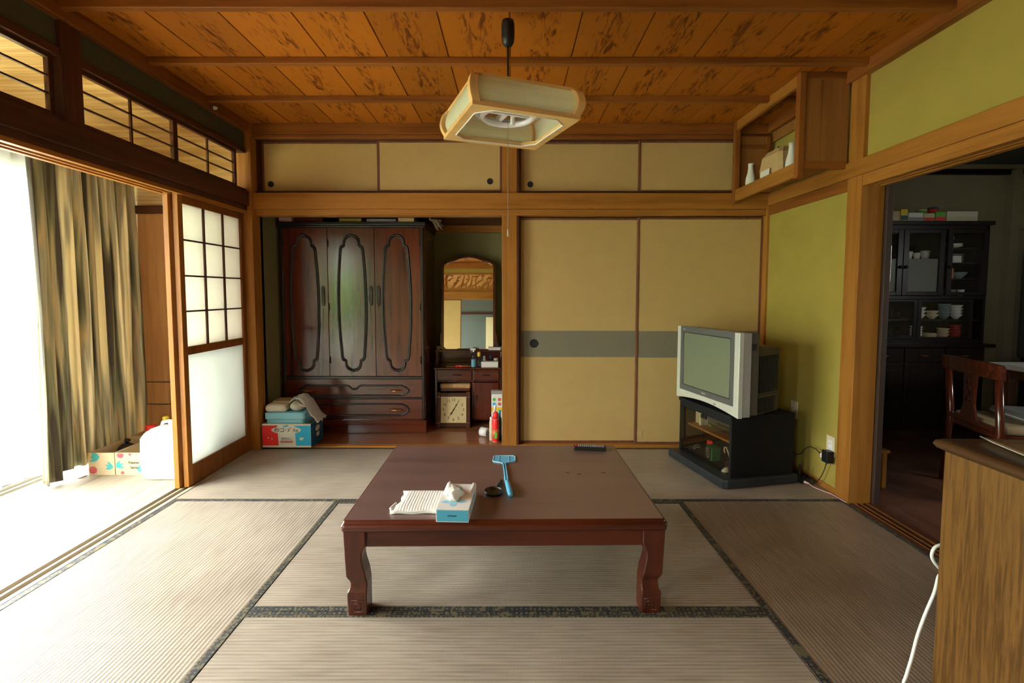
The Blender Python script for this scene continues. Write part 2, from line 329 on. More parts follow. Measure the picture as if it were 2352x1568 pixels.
# ------------------------------------------------------------------ mesh helper
class M:
    def __init__(s): s.v = []; s.f = []; s.mi = []; s.sm = []; s.weld = False
    def quad(s, pts, mi=0, sm=False):
        if sm: s.weld = True
        n = len(s.v); s.v += [tuple(p) for p in pts]; s.f.append(tuple(range(n, n + len(pts)))); s.mi.append(mi); s.sm.append(sm); return s
    def box(s, x0, y0, z0, x1, y1, z1, mi=0):
        if x0 > x1: x0, x1 = x1, x0
        if y0 > y1: y0, y1 = y1, y0
        if z0 > z1: z0, z1 = z1, z0
        n = len(s.v)
        s.v += [(x0, y0, z0), (x1, y0, z0), (x1, y1, z0), (x0, y1, z0), (x0, y0, z1), (x1, y0, z1), (x1, y1, z1), (x0, y1, z1)]
        for f in ((3, 2, 1, 0), (4, 5, 6, 7), (0, 1, 5, 4), (1, 2, 6, 5), (2, 3, 7, 6), (3, 0, 4, 7)):
            s.f.append(tuple(n + i for i in f)); s.mi.append(mi); s.sm.append(False)
        return s
    def ring_loft(s, rings, cap=True, mi=0, sm=True, closed=True):
        n = len(s.v); k = len(rings[0])
        for r in rings: s.v += [tuple(p) for p in r]
        for i in range(len(rings) - 1):
            for j in range(k if closed else k - 1):
                a = n + i * k + j; b = n + i * k + (j + 1) % k
                s.f.append((a, b, b + k, a + k)); s.mi.append(mi); s.sm.append(sm)
        if cap:
            s.f.append(tuple(n + j for j in reversed(range(k)))); s.mi.append(mi); s.sm.append(False)
            e = n + (len(rings) - 1) * k
            s.f.append(tuple(e + j for j in range(k))); s.mi.append(mi); s.sm.append(False)
        return s
    def tube(s, pts, r, n=8, closed=False, mi=0, cap=True):
        P = [Vector(p) for p in pts]; rings = []; up = None
        for i, p in enumerate(P):
            a = P[(i - 1) % len(P)] if (closed or i > 0) else p; b = P[(i + 1) % len(P)] if (closed or i < len(P) - 1) else p
            t = (b - a)
            t = t.normalized() if t.length > 1e-9 else Vector((0, 0, 1))
            if up is None: up = Vector((0, 0, 1)) if abs(t.z) < .9 else Vector((1, 0, 0))
            u = (up - t * up.dot(t))
            u = u.normalized() if u.length > 1e-6 else t.orthogonal().normalized()
            up = u; q = t.cross(u); rr = r[i] if isinstance(r, (list, tuple)) else r
            rings.append([p + (u * math.cos(2 * math.pi * j / n) + q * math.sin(2 * math.pi * j / n)) * rr for j in range(n)])
        if closed: rings.append(rings[0])
        return s.ring_loft(rings, cap=(cap and not closed), mi=mi)
    def cyl(s, p0, p1, r, n=20, mi=0): return s.tube([p0, p1], r, n, mi=mi)
    def lathe(s, prof, c=(0, 0, 0), n=24, mi=0, axis='z'):
        rings = []
        for r, z in prof:
            rg = []
            for j in range(n):
                a = 2 * math.pi * j / n; x, y = r * math.cos(a), r * math.sin(a)
                if axis == 'z': rg.append((c[0] + x, c[1] + y, c[2] + z))
                elif axis == 'y': rg.append((c[0] + x, c[1] + z, c[2] + y))
                else: rg.append((c[0] + z, c[1] + x, c[2] + y))
            rings.append(rg)
        return s.ring_loft(rings, mi=mi)
    def prism(s, poly, a, b, axis='y', mi=0, sm=False):
        """polygon in the plane across `axis`, extruded from a to b"""
        def P(p, t):
            if axis == 'y': return (p[0], t, p[1])
            if axis == 'x': return (t, p[0], p[1])
            return (p[0], p[1], t)
        return s.ring_loft([[P(p, a) for p in poly], [P(p, b) for p in poly]], mi=mi, sm=sm)
    def ellip(s, c, r, n=20, m=12, mi=0, zmin=-1.0):
        pr = []
        for i in range(m + 1):
            t = -math.pi / 2 + math.pi * i / m; z = max(zmin, math.sin(t)); pr.append((math.cos(t), z))
        rings = [[(c[0] + r[0] * max(q, 0.001) * math.cos(2 * math.pi * j / n), c[1] + r[1] * max(q, 0.001) * math.sin(2 * math.pi * j / n), c[2] + r[2] * z) for j in range(n)] for q, z in pr]
        return s.ring_loft(rings, mi=mi)


def obj(name, m, mats, parent=None, bevel=0.0, world=False, seg=2, label=None, kind=None, subsurf=0, solid=0):
    me = bpy.data.meshes.new(name)
    vs = m.v
    if parent is not None and world:
        chain = Matrix.Identity(4); p = parent
        while p is not None:
            chain = Matrix.Translation(p.location) @ p.rotation_euler.to_matrix().to_4x4() @ chain; p = p.parent
        inv = chain.inverted(); vs = [tuple(inv @ Vector(v)) for v in m.v]
    me.from_pydata(vs, [], m.f)
    if not isinstance(mats, (list, tuple)): mats = [mats]
    for k in mats: me.materials.append(MT[k])
    for p, i, sm in zip(me.polygons, m.mi, m.sm): p.material_index = i; p.use_smooth = sm
    bm = bmesh.new(); bm.from_mesh(me)
    if m.weld: bmesh.ops.remove_doubles(bm, verts=bm.verts, dist=1e-5)
    bmesh.ops.recalc_face_normals(bm, faces=bm.faces); bm.to_mesh(me); bm.free()
    o = bpy.data.objects.new(name, me); COL.objects.link(o)
    if parent is not None: o.parent = parent
    if solid:
        md = o.modifiers.new('s', 'SOLIDIFY'); md.thickness = solid; md.offset = 0
    if bevel:
        md = o.modifiers.new('b', 'BEVEL'); md.width = bevel; md.segments = seg; md.limit_method = 'ANGLE'; md.angle_limit = math.radians(40); md.harden_normals = False
    if subsurf:
        md = o.modifiers.new('ss', 'SUBSURF'); md.levels = subsurf; md.render_levels = subsurf
    if label: o['label'] = label
    if kind: o['kind'] = kind
    return o


def thing(name, label, cat, loc=(0, 0, 0), rotz=0.0, group=None, rot=None):
    o = bpy.data.objects.new(name, None); COL.objects.link(o); o.location = loc
    o.rotation_euler = rot if rot else (0, 0, rotz); o['label'] = label; o['category'] = cat
    o.empty_display_size = 0.05
    if group: o['group'] = group
    return o


def tag(o, label, cat, group=None):
    o['label'] = label; o['category'] = cat
    if group: o['group'] = group
    return o


def struct(name, m, mats, bevel=0.0, label=None, parent=None, world=True):
    o = obj(name, m, mats, parent=parent, bevel=bevel, world=world)
    if parent is None: o['kind'] = 'structure'
    if label: o['label'] = label
    return o


TRIM = [0]


def trim(m, mat, bevel=0.003, label=None):
    TRIM[0] += 1
    return struct('trim_%d' % TRIM[0], m, mat, bevel, label)


def text(name, s, size, mat, parent, loc, rot, ext=0.0004, align='CENTER'):
    c = bpy.data.curves.new(name, 'FONT'); c.body = s; c.size = size; c.extrude = ext; c.align_x = align; c.align_y = 'CENTER'; c.resolution_u = 3
    t = bpy.data.objects.new(name + '_tmp', c); COL.objects.link(t)
    dg = bpy.context.evaluated_depsgraph_get(); me = bpy.data.meshes.new_from_object(t.evaluated_get(dg))
    bpy.data.objects.remove(t); me.materials.clear(); me.materials.append(MT[mat])
    o = bpy.data.objects.new(name, me); COL.objects.link(o); o.parent = parent; o.location = loc; o.rotation_euler = rot
    return o


def copy_tree(o, parent=None):
    c = o.copy(); COL.objects.link(c)
    if parent is not None: c.parent = parent
    for ch in [k for k in o.children]: copy_tree(ch, c)
    return c


R = math.radians
W = 3.82           # room width
CZ = 2.40          # ceiling height
YR = -3.82         # rear wall

# ================================================================== STRUCTURE
# sub-floor under the mats (whole house)
struct('floor', M().box(-0.12, YR - 0.1, -0.30, W + 0.12, 0.0, -0.056), 'kitchen_board')
struct('floor', M().box(0.0, 0.0, -0.30, W, 1.0, 0.0), 'closet_board', label='glossy brown board floor of the closet alcove')
# engawa floor boards
m = M()
for i in range(9):
    x0 = -1.12 + i * 0.1118; m.box(x0, -5.2, -0.30, x0 + 0.110, 0.12, -0.035)
struct('floor', m, 'engawa_board', label='pale board floor of the veranda corridor')
m = M()
for i in range(24):
    x0 = 3.95 + i * 0.15; m.box(x0, -3.8, -0.30, x0 + 0.1485, 1.2, -0.010)
struct('floor', m, 'kitchen_board', label='dark board floor of the kitchen')
struct('floor', M().box(-0.12, -8.0, -0.30, W + 0.12, YR - 0.1, -0.02), 'tatami_x', label='straw floor of the room behind')

# ceiling: planks laid along Y, battens across
m = M()
x = 0.0064; xs = [-0.05]
while x < W: xs.append(x); x += 0.3185
xs.append(W + 0.05)
for a, b in zip(xs, xs[1:]):
    m.box(a + 0.0035, YR, CZ, b - 0.0035, 0.06, CZ + 0.012)
m.box(-0.1, YR, CZ + 0.012, W + 0.1, 0.06, CZ + 0.05)
ceil = struct('ceiling', m, 'ceiling_planks')
for k in range(8):
    y = -0.519 - 0.499 * k
    if y < YR: break
    b = obj('batten', M().box(0.0, y - 0.016, CZ - 0.034, W, y + 0.020, CZ), 'batten_x', ceil, bevel=0.003, world=True)
# ceiling edge mouldings
trim(M().box(0.0, -0.035, 2.325, W, 0.10, CZ).box(0, -0.02, 2.30, W, 0.09, 2.325), 'batten_x')
trim(M().box(-0.06, YR, 2.33, 0.035, -0.035, CZ), 'batten_y')
trim(M().box(W - 0.035, YR, 2.335, W + 0.06, -0.035, CZ), 'batten_y')
trim(M().box(0.0, YR - 0.05, 2.33, W, YR + 0.035, CZ), 'timber_x')

# ---- back wall
post = M().box(-0.075, -0.062, 0.0, 0.040, 0.05, 2.40)
trim(post, 'timber_z', label='corner post between the paper door and the alcove')
trim(M().box(1.854, -0.005, 0.0, 1.965, 0.10, 2.325), 'timber_z', label='centre post of the rear wall')
trim(M().box(W - 0.020, -0.030, 0.0, W + 0.06, 0.10, 1.80), 'timber_z')
trim(M().box(0.0, -0.035, 1.790, W - 0.0, 0.06, 1.905), 'timber_x', label='long tie beam across the rear wall')
trim(M().box(0.0, -0.012, 1.745, W, 0.09, 1.790), 'timber_x')
trim(M().box(0.0, 0.0, 1.905, W, 0.09, 1.921), 'dark_timber_x', 0.001)
trim(M().box(0.0, 0.005, 2.297, W, 0.09, 2.305), 'dark_timber_x', 0.001)
trim(M().box(0.04, 0.02, 1.921, 0.062, 0.09, 2.30), 'dark_timber_z', 0.001)
trim(M().box(1.965, -0.003, -0.02, W, 0.10, 0.022).box(0.04, -0.003, -0.02, 1.854, 0.05, 0.013), 'timber_x', label='floor rail below the sliding doors')
trim(M().box(1.962, -0.003, 0.022, 1.980, 0.10, 1.745), 'dark_timber_z', 0.001)


def fusuma(n, x0, x1, z0, z1, y0, pull, band=None, fr=0.016, label=None, pr=0.022):
    d = bpy.data.objects.new('door_%d' % n, None); COL.objects.link(d); d['kind'] = 'structure'; d.location = ((x0 + x1) / 2, y0, z0)
    d.empty_display_size = 0.05
    if label: d['label'] = label
    f = M().box(x0, y0, z0, x0 + fr, y0 + 0.020, z1).box(x1 - fr, y0, z0, x1, y0 + 0.020, z1).box(x0 + fr, y0, z0, x1 - fr, y0 + 0.020, z0 + fr).box(x0 + fr, y0, z1 - fr, x1 - fr, y0 + 0.020, z1)
    obj('door_frame', f, 'door_trim', d, bevel=0.002, world=True)
    y1 = y0 + 0.004
    if band:
        obj('paper_panel', M().box(x0 + fr, y1, z0 + fr, x1 - fr, y0 + 0.016, band[0]).box(x0 + fr, y1, band[1], x1 - fr, y0 + 0.016, z1 - fr), 'fusuma_paper', d, world=True)
        obj('grey_band', M().box(x0 + fr, y1, band[0], x1 - fr, y0 + 0.016, band[1]), 'fusuma_band', d, world=True, label='grey green band across the door')
    else:
        obj('paper_panel', M().box(x0 + fr, y1, z0 + fr, x1 - fr, y0 + 0.016, z1 - fr), 'fusuma_paper', d, world=True)
    if pull:
        px, pz = pull
        mm = M().lathe([(pr, -0.0005), (pr, -0.004), (pr * .82, -0.004), (pr * .78, 0.0), (0.001, 0.0005)], (px, y1, pz), 24, axis='y')
        obj('door_pull', mm, 'black', d, world=True, label='round dark recessed pull')
    return d


BAND = (0.686, 0.888)
fusuma(1, 1.980, 2.885, 0.022, 1.738, 0.055, (2.095, 0.79), BAND, label='left tall paper sliding door right of the centre post', pr=0.032)
d2 = fusuma(2, 2.866, W - 0.020, 0.022, 1.738, 0.022, None, BAND, label='right tall paper sliding door behind the television')
obj('torn_patch', M().prism([(2.886, 0.075), (2.925, 0.078), (2.922, 0.10), (2.93, 0.125), (2.884, 0.12)], 0.0235, 0.027, 'y'), 'paper_brown', d2, world=True, label='small torn brown patch')
fusuma(3, 0.062, 0.945, 1.921, 2.297, 0.055, (0.125, 1.985), None, label='leftmost small upper cupboard door')
fusuma(4, 0.930, 1.854, 1.921, 2.297, 0.022, (1.765, 2.0), None, label='small upper cupboard door left of the centre post')
fusuma(5, 1.980, 2.885, 1.921, 2.297, 0.055, (2.065, 1.985), None, label='small upper cupboard door right of the centre post')
fusuma(6, 2.866, 3.800, 1.921, 2.297, 0.022, None, None, label='small upper cupboard door behind the corner shelf box')
trim(M().box(1.962, -0.003, 1.921, 1.980, 0.10, 2.297), 'dark_timber_z', 0.001)
# closet shell
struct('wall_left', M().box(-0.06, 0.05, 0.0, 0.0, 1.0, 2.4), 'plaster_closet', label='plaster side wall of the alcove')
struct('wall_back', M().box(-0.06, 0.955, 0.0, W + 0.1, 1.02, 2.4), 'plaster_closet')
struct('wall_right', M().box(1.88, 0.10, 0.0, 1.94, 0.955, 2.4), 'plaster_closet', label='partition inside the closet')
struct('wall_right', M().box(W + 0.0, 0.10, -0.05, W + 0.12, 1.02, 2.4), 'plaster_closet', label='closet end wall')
struct('ceiling', M().box(0.0, 0.09, 1.80, W, 0.955, 1.90), 'dark_timber_x', label='underside of the upper cupboard')
trim(M().box(0.0, 0.925, 1.735, 1.88, 0.955, 1.80), 'timber_x')
struct('ceiling', M().box(-0.1, 0.06, 2.40, W + 0.1, 1.02, 2.45), 'dark_timber_x', label='top of the upper cupboard')

# ---- right wall (plastered bay, post, wide opening to the kitchen)
struct('wall_right', M().box(W, -0.88, -0.02, W + 0.10, 0.10, 1.76), 'plaster_green', label='yellow green plaster bay beside the television')
struct('wall_right', M().box(W + 0.012, YR, 1.89, W + 0.09, 0.0, 2.36), 'plaster_green', label='yellow green plaster above the kitchen opening')
trim(M().box(W - 0.012, -0.985, -0.05, W + 0.115, -0.872, 2.345), 'timber_z', label='post at the edge of the kitchen opening')
trim(M().box(W - 0.022, YR, 1.812, W + 0.10, -0.036, 1.898), 'timber_y', label='tie beam on the right wall')
trim(M().box(W - 0.008, -0.872, 1.745, W + 0.10, -0.03, 1.812), 'batten_y')
m = M().box(W - 0.008, YR, 1.775, W + 0.12, -0.985, 1.812)
for a, b in ((-0.008, 0.028), (0.050, 0.066), (0.088, 0.12)): m.box(W + a, YR, 1.752, W + b, -0.985, 1.775)
trim(m, 'timber_y', 0.001, label='grooved head rail over the kitchen opening')
m = M().box(W + 0.0, YR, -0.05, W + 0.13, -0.985, -0.012)
for a, b in ((0.0, 0.026), (0.045, 0.058), (0.078, 0.130)): m.box(W + a, YR, -0.012, W + b, -0.985, 0.004)
trim(m, 'dark_timber_y', 0.001, label='grooved sill of the kitchen opening')
m = M()
for a in (0.024, 0.056, 0.092): m.box(W + a - .004, YR, 0.0035, W + a + .002, -0.985, 0.0052)
trim(m, 'timber_y', 0.0, label='worn pale ridges of the kitchen sill')
trim(M().box(W - 0.006, -0.872, 0.0, W + 0.002, -0.03, 0.035), 'timber_y', 0.001)
# edge of a sliding door parked on the kitchen side of the post
struct('door_7', M().box(W + 0.118, -1.005, 0.0, W + 0.150, -0.15, 1.77), 'door_side', 0.002, label='dark sliding door parked beyond the post')

# ---- left wall: transom, beam, sliding paper doors; room-side shade painted in as darker timber
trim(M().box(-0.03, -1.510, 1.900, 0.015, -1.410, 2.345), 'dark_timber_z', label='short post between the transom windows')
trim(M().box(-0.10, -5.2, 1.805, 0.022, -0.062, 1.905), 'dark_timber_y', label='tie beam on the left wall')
trim(M().box(-0.12, -5.2, 1.772, 0.004, -0.062, 1.805), 'dark_timber_y', 0.001)  # inward face of the head rail darkened to paint in its shade
m = M().box(-0.12, -5.2, 1.768, 0.002, -0.062, 1.7719)
for a, b in ((-0.12, -0.095), (-0.066, -0.052), (-0.023, 0.004)): m.box(a, -5.2, 1.750, b, -0.062, 1.768)
trim(m, 'timber_y', 0.001, label='grooved head rail over the veranda opening')
m = M().box(-0.13, -5.2, -0.06, 0.0, 0.0, -0.014)
for a, b in ((-0.13, -0.095), (-0.066, -0.052), (-0.023, 0.0)): m.box(a, -5.2, -0.014, b, 0.0, 0.002)
trim(m, 'engawa_board', 0.001, label='grooved sill along the veranda opening')
struct('wall_left', M().box(-0.06, -5.2, 2.215, -0.005, -0.05, 2.345), 'plaster_dark', label='dark plaster strip above the transom windows')
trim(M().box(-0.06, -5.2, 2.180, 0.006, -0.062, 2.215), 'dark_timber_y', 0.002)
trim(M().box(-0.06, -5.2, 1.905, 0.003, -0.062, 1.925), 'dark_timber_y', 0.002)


def transom(n, y0, y1, cols, label):
    """glazed transom sash; y0 is the end nearer the viewer"""
    d = bpy.data.objects.new('window_%d' % n, None); COL.objects.link(d); d['kind'] = 'structure'; d['label'] = label
    d.location = (-0.03, (y0 + y1) / 2, 1.925); d.empty_display_size = 0.05
    z0, z1 = 1.925, 2.180
    s = 0.022
    f = M().box(-0.040, y0, z0, -0.018, y0 + s, z1).box(-0.040, y1 - s, z0, -0.018, y1, z1).box(-0.040, y0 + s, z0, -0.018, y1 - s, z0 + 0.018).box(-0.040, y0 + s, z1 - 0.018, -0.018, y1 - s, z1)
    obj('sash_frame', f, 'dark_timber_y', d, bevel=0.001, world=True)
    b = M()
    for k in (1, 2):
        zz = z0 + 0.018 + (z1 - z0 - 0.036) * k / 3; b.box(-0.034, y0 + s, zz - 0.004, -0.024, y1 - s, zz + 0.004)
    for k in range(1, cols):
        yy = y0 + s + (y1 - y0 - 2 * s) * k / cols; b.box(-0.034, yy - 0.006, z0 + 0.018, -0.024, yy + 0.006, z1 - 0.018)
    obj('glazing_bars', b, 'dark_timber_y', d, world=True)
    obj('pane', M().box(-0.0300, y0 + s, z0 + 0.018, -0.0285, y1 - s, z1 - 0.018), 'transom_glass', d, world=True)


transom(1, -1.410, -0.760, 2, 'transom window right of the short post')
transom(2, -0.768, -0.140, 2, 'transom window nearest the rear corner')
transom(3, -2.45, -1.515, 2, 'transom window left of the short post')
transom(4, -3.40, -2.46, 2, 'transom window beyond the left edge')


def shoji(n, y0, y1, x, label):
    d = bpy.data.objects.new('door_%d' % n, None); COL.objects.link(d); d['kind'] = 'structure'; d['label'] = label
    d.location = (x, (y0 + y1) / 2, 0.0); d.empty_display_size = 0.05
    xa, xb = x - 0.015, x + 0.015; z0, z1 = 0.003, 1.765
    obj('lead_stile', M().box(xa, y0, z0, xb, y0 + 0.042, z1), 'timber_z', d, bevel=0.002, world=True)
    f = M().box(xa, y1 - 0.042, z0, xb, y1, z1)
    f.box(xa + .002, y0 + .042, z0, xb - .002, y1 - .042, 0.125).box(xa + .002, y0 + .042, 0.800, xb - .002, y1 - .042, 0.850).box(xa + .002, y0 + .042, 1.705, xb - .002, y1 - .042, z1)
    obj('door_frame', f, 'batten_z', d, bevel=0.002, world=True)  # darker than the lead stile: shade of room-facing parts put into the colour
    b = M(); ya, yb = y0 + 0.042, y1 - 0.042
    for k in (1, 2, 3):
        zz = 0.850 + 0.855 * k / 4; b.box(xb - 0.012, ya, zz - 0.005, xb - 0.004, yb, zz + 0.005)
    for k in (1, 2):
        yy = ya + (yb - ya) * k / 3; b.box(xb - 0.014, yy - 0.006, 0.850, xb - 0.003, yy + 0.006, 1.705)
    obj('lattice', b, 'dark_timber_z', d, world=True)
    obj('paper', M().box(x + 0.0, ya, 0.850, x + 0.0012, yb, 1.705), 'shoji_paper', d, world=True)
    obj('glass_panel', M().box(x - 0.002, ya, 0.125, x + 0.002, yb, 0.800), 'frosted_glass', d, world=True)


shoji(8, -0.765, -0.064, -0.038, 'paper lattice sliding door on the room side, left of the alcove')
shoji(9, -0.785, -0.064, -0.081, 'paper lattice sliding door on the veranda side')

# ---- rear wall behind the viewer (seen in the mirror) and the room beyond
trim(M().box(-0.05, YR - 0.05, 1.79, W + 0.05, YR + 0.02, 1.90), 'timber_x')
trim(M().box(-0.05, YR - 0.05, 1.75, W + 0.05, YR + 0.01, 1.79), 'timber_x')
struct('wall_front', M().box(-0.05, YR - 0.045, 2.26, W + 0.05, YR, 2.34).box(-0.05, YR - 0.045, 1.90, 0.3, YR, 2.26).box(2.3, YR - 0.045, 1.90, W + 0.05, YR, 2.26), 'plaster_green')
fusuma(10, 0.05, 0.98, 0.0, 1.75, YR - 0.03, None, None, label='paper sliding door behind the viewer')
trim(M().box(-0.06, YR - 0.06, 0, 0.05, YR + 0.05, 2.34), 'timber_z')
trim(M().box(2.62, YR - 0.06, 0, 2.73, YR + 0.05, 1.9), 'timber_z')
fusuma(11, 2.73, W, 0.0, 1.75, YR - 0.03, None, None, label='paper sliding door behind the near cabinet')
# carved transom
ct = bpy.data.objects.new('window_5', None); COL.objects.link(ct); ct['kind'] = 'structure'; ct['label'] = 'carved wooden transom'; ct.location = (1.3, YR, 1.9)
f = M().box(0.3, YR - 0.03, 1.90, 2.3, YR, 1.96).box(0.3, YR - 0.03, 2.22, 2.3, YR, 2.26)
obj('transom_frame', f, 'timber_x', ct, world=True)
c = M(); rnd = random.Random(3)
for k in range(30):
    x0 = 0.32 + k * 0.066; pts = []
    z = 1.95; xx = x0
    for j in range(7):
        pts.append((xx, YR - 0.015, z)); z += 0.042 + rnd.uniform(-.02, .02); xx += rnd.uniform(-0.02, 0.07)
    c.tube(pts, [0.017 - 0.0015 * j for j in range(7)], 6)
for k in range(34): c.ellip((0.33 + k * 0.058, YR - 0.015, rnd.uniform(1.97, 2.21)), (0.034, 0.010, 0.016), 10, 6)
obj('carving', c, 'timber_x', ct, world=True)
struct('wall_front', M().box(-0.2, -7.0, -0.1, W + 0.2, -6.9, 2.5), 'next_room_wall', label='far wall of the room behind')
struct('wall_right', M().box(W + 0.1, -7.0, -0.1, W + 0.2, YR - 0.05, 2.5), 'next_room_wall', label='side wall of the room behind')
struct('ceiling', M().box(-0.2, -7.0, 2.42, W + 0.2, YR - 0.02, 2.5), 'timber_y', label='ceiling of the room behind')
trim(M().box(0.0, -6.9, 1.79, W, -6.87, 1.84), 'dark_timber_x')
tag(obj('hanging_scroll', M().box(1.28, -6.895, 0.7, 1.60, -6.885, 1.72).cyl((1.26, -6.885, 0.7), (1.62, -6.885, 0.7), 0.014), 'scroll'), 'pale paper scroll hanging in the room behind, seen in the mirror', 'scroll')

# ---- veranda (engawa) shell
struct('wall_back', M().box(-1.25, 0.12, -0.05, 0.0, 0.16, 2.45), 'plaster_dark', label='end wall of the veranda corridor')
m = M()
for z0, z1 in ((-0.035, 0.305), (0.312, 0.480), (0.487, 1.775)): m.box(-1.14, 0.106, z0, -0.005, 0.121, z1)
struct('wall_back', m, 'panel_wood', 0.002, label='brown panelled end of the veranda corridor')
trim(M().box(-1.14, 0.095, 1.775, -0.005, 0.121, 1.835), 'dark_timber_x')
struct('wall_back', M().box(-1.14, 0.108, 1.835, -0.005, 0.1205, 2.40), 'light_ply', label='pale plywood above the veranda panelling')
struct('ceiling', M().box(-1.25, -5.2, 2.34, -0.06, 0.14, 2.38), 'light_ply', label='plywood ceiling of the veranda corridor')
struct('wall_left', M().box(-1.20, -5.2, 2.02, -1.12, 0.12, 2.36), 'light_ply', label='plywood strip above the veranda glass doors')
struct('wall_front', M().box(-1.25, -5.25, -0.1, -0.05, -5.2, 2.45), 'plaster_dark', label='far end of the veranda corridor')
struct('wall_left', M().box(-0.12, -8.0, 1.9, -0.05, -5.2, 2.5).box(-0.12, -8.0, -.1, -0.05, -6.7, 1.9).box(-0.12, -5.5, -.1, -0.05, -5.2, 1.9), 'plaster_dark', label='side wall of the room behind')  # opening in this unseen wall is added to light the room behind
trim(M().box(-1.21, -5.2, 1.96, -1.12, 0.12, 2.02), 'aluminium')
m = M().box(-1.21, -5.2, -0.10, -1.12, 0.12, -0.02).box(-1.150, -5.2, -0.02, -1.143, 0.12, 0.0).box(-1.185, -5.2, -0.02, -1.178, 0.12, 0.0)
trim(m, 'aluminium', 0.001, label='metal sill track of the veranda glass doors')
struct('wall_left', M().box(-1.22, -4.10, -0.10, -1.13, -2.80, 2.02), 'plaster_dark', label='plaster wall of the veranda beyond the glass doors')
obj('pane', M().box(-1.168, -5.2, .0, -1.164, -4.1, 1.96), 'window_glass', struct('window_20', M().box(-1.18, -5.2, -.02, -1.15, -5.15, 1.96).box(-1.18, -4.15, -.02, -1.15, -4.1, 1.96), 'aluminium'))
for k in range(3):
    y0 = -2.80 + k * 0.942; xx = -1.146 if k % 2 else -1.182
    d = bpy.data.objects.new('window_%d' % (6 + k), None); COL.objects.link(d); d['kind'] = 'structure'; d.location = (xx, y0 + 0.48, 0); d['label'] = 'clear sliding glass door of the veranda'
    f = M().box(xx - .012, y0, -0.02, xx + .012, y0 + .045, 1.96).box(xx - .012, y0 + .945, -0.02, xx + .012, y0 + .99, 1.96).box(xx - .012, y0 + .045, -0.02, xx + .012, y0 + .945, 0.05).box(xx - .012, y0 + .045, 1.915, xx + .012, y0 + .945, 1.96)
    obj('sash_frame', f, 'aluminium', d, bevel=0.002, world=True)
    obj('pane', M().box(xx - .002, y0 + .045, .05, xx + .002, y0 + .945, 1.915), 'window_glass', d, world=True)
# garden outside
g = obj('floor', M().box(-14, -26, -0.62, -1.26, 8, -0.52), 'ground'); g['kind'] = 'structure'; g['label'] = 'pale ground of the garden'
# outer shell so that no daylight leaks in
struct('wall_back', M().box(-1.3, 1.02, -0.3, W + 4.3, 1.1, 2.6), 'plaster_dark', label='outer shell of the rear wall')
struct('ceiling', M().box(-1.9, -8.1, 2.52, 8.0, 1.3, 2.62), 'plaster_dark', label='roof slab and eaves')
struct('wall_front', M().box(-0.3, -8.1, -0.3, 8.0, -8.0, 2.6), 'plaster_dark', label='outer shell behind')
struct('wall_left', M().box(-1.25, 0.12, -0.3, -1.2, 1.1, 2.6), 'plaster_dark', label='outer shell beside the alcove')

# ---- kitchen shell
struct('wall_back', M().box(3.94, 0.93, -0.3, 7.8, 1.02, 2.5), 'kitchen_wall', label='kitchen rear wall')
struct('wall_right', M().box(6.9, -3.9, -0.3, 7.0, 1.02, 0.95).box(6.9, -3.9, 1.85, 7.0, 1.02, 2.5).box(6.9, -3.9, 0.95, 7.0, -2.75, 1.85).box(6.9, -1.75, 0.95, 7.0, 1.02, 1.85).box(6.9, -2.75, 0.95, 7.0, -1.75, 1.30), 'kitchen_wall', label='kitchen side wall')
kw = bpy.data.objects.new('window_11', None); COL.objects.link(kw); kw['kind'] = 'structure'; kw['label'] = 'added unseen window that lights the kitchen'; kw.location = (6.95, -2.25, 1.30)  # unseen opening, added to brighten the dark kitchen
obj('sash_frame', M().box(6.93, -2.75, 1.30, 6.97, -2.7, 1.85).box(6.93, -1.8, 1.30, 6.97, -1.75, 1.85).box(6.93, -2.7, 1.28, 6.97, -1.8, 1.33).box(6.93, -2.7, 1.8, 6.97, -1.8, 1.85), 'aluminium', kw, world=True)
obj('pane', M().box(6.948, -2.7, 1.33, 6.952, -1.8, 1.8), 'window_glass', kw, world=True)
struct('wall_front', M().box(3.94, -3.9, -0.3, 7.0, -3.8, 2.5), 'kitchen_wall', label='kitchen near wall')
struct('ceiling', M().box(3.90, -3.9, 2.36, 7.0, 1.02, 2.45), 'kitchen_ceiling', label='kitchen ceiling')
trim(M().box(3.95, 0.89, 2.26, 6.9, 0.93, 2.31), 'black_wood')
trim(M().box(6.50, 0.86, 0.0, 6.58, 0.93, 2.30), 'kitchen_wall')

# ================================================================== TATAMI MATS
def tatami(x0, y0, x1, y1, ax, label, borders):
    t = thing('tatami_mat', label, 'mat', ((x0 + x1) / 2, (y0 + y1) / 2, -0.056), group=None)
    g = 0.0012
    obj('mat_surface', M().box(x0 + g, y0 + g, -0.056, x1 - g, y1 - g, -0.0010), 'tatami_' + ('worn' if x0 > 2.8 else ax), t, world=True, bevel=0.002)
    b = 0.030
    for s in borders:
        if ax == 'x': yy = (y0 + g, y0 + b) if s < 0 else (y1 - b, y1 - g); m = M().box(x0 + g, yy[0], -0.0015, x1 - g, yy[1], 0.0008)
        else: xx = (x0 + g, x0 + b) if s < 0 else (x1 - b, x1 - g); m = M().box(xx[0], y0 + g, -0.0015, xx[1], y1 - g, 0.0008)
        obj('cloth_border', m, 'mat_border', t, world=True)
    return t


